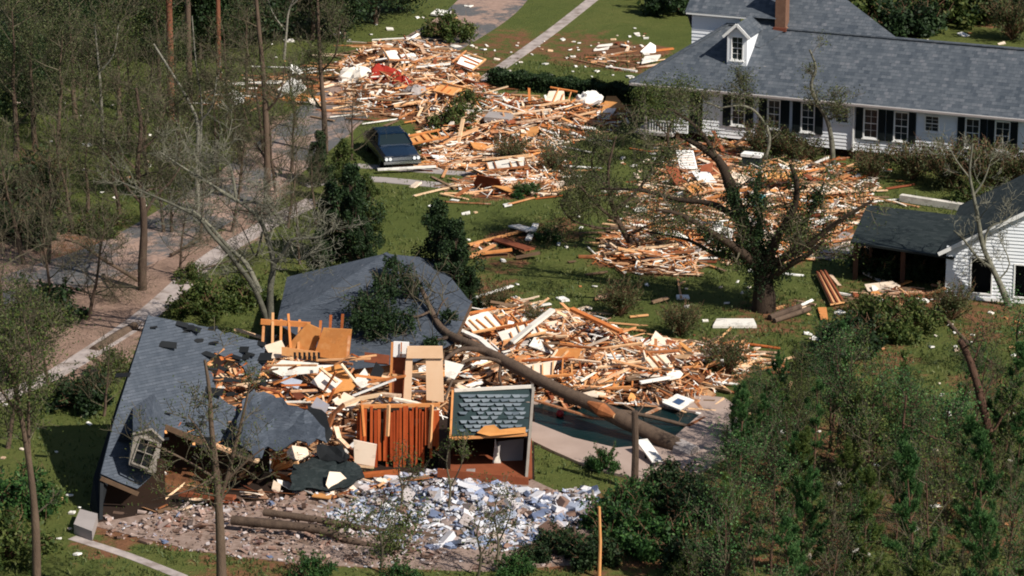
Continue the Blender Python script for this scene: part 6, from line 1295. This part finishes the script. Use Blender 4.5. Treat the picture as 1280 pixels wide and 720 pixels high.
for i, (u, v, s_, k) in enumerate([(110,400,.62,0),(65,380,.6,1),(225,345,.5,0),(250,300,.6,1),(290,290,.6,0),(300,240,.6,1),(360,285,.55,1),(375,330,.5,0),(150,270,.7,1),(90,290,.75,0),(205,290,.6,0),(270,205,.7,1),(330,190,.7,0),(370,160,.6,1),(180,200,.75,0),(100,180,.8,1),(30,330,.8,1),(5,420,.8,0),(130,520,.45,1),(395,280,.5,1),(345,240,.6,0),(60,480,.5,0),(440,200,.5,1),(10,560,.7,1)]):
    wh = 'at the far left' if u < 90 else ('left of the pale fanning tree' if u < 240 else 'around the sidewalk and road'); dp = 'far back' if v < 210 else ('half way back' if v < 300 else 'nearer')
    cn = ('pale grey', 'brownish')[k]; plant('bare_tree', 'small %s leafless tree %s, %s' % (cn, wh, dp), 'tree', GV[k], P(u, v), s_, rgp.uniform(0, 6), (rgp.uniform(-.2, .2), rgp.uniform(-.2, .2)), 'small %s leafless trees %s %s' % (cn, wh, dp))
for i, (u, v, s_, tx, ty, rz) in enumerate(((130,345,.5,1.45,0,.4),(215,318,.45,1.5,.1,2.6),(300,262,.45,1.5,0,1.),(350,215,.4,1.45,0,3.6),(60,420,.5,1.5,0,5.2),(255,335,.35,1.5,0,2.),(90,360,.4,1.5,.2,.9))):
    plant('fallen_limb', 'bare fallen limb lying %s' % ('across the left end of the road litter' if u < 140 else ('across the sidewalk' if u < 270 else 'on the road between the bare trunks')), 'branch', GV[i % 2], P(u, v, .15), s_, rz, (tx, ty), 'fallen limbs %s' % ('left' if u < 140 else ('sidewalk' if u < 270 else 'road')))
tl = [(75,210,.75,0),(45,190,.8,2),(20,200,.85,0),(150,150,.7,1),(95,150,.8,2),(185,235,.6,1),(160,190,.6,2),(60,330,.6,2),(110,265,.55,1),(300,205,.5,1),(225,200,.6,0),(285,150,.6,2),(200,120,.7,1),(15,120,.9,0),(60,90,.9,1),(130,85,.9,0),(310,120,.6,2),(365,215,.5,1),(270,240,.5,2),(-10,310,.7,1),(215,290,.45,1)]
for i, (u, v, s_, k) in enumerate(tl):
    wh = 'at the far left' if u < 90 else ('left of the road' if u < 240 else 'beside the road litter'); dp = 'far back' if v < 140 else ('half way back' if v < 240 else 'nearer')
    plant('woodland_tree', '%s twiggy woodland tree %s, %s' % (('olive leaved', 'green leaved', 'nearly bare')[k], wh, dp), 'tree', TV[k], P(u, v), s_, rgp.uniform(0, 6), (rgp.uniform(-.06, .06), rgp.uniform(-.06, .06)), '%s woodland trees %s %s' % (('olive leaved', 'green leaved', 'nearly bare')[k], wh, dp))
for i, (u, v, s_) in enumerate(((100,110,.55),(150,60,.9),(200,70,.8),(250,75,.8),(300,60,.8),(340,45,.9),(390,50,.8),(430,48,.85),(470,30,.8),(500,12,.8),(120,20,1.),(60,30,.9),(280,20,1.),(20,160,.5),(400,10,.9))):
    plant('dense_tree', 'dense dark evergreen tree %s' % ('near the top, %s' % ('left of the tall reddish trunk' if u < 210 else ('between the reddish trunk and the road' if u < 360 else 'beside the road at the top'))), 'tree', DV[i % 2], P(u, v), s_, rgp.uniform(0, 6), group='dense trees %s' % ('left' if u < 210 else ('middle' if u < 360 else 'road')))
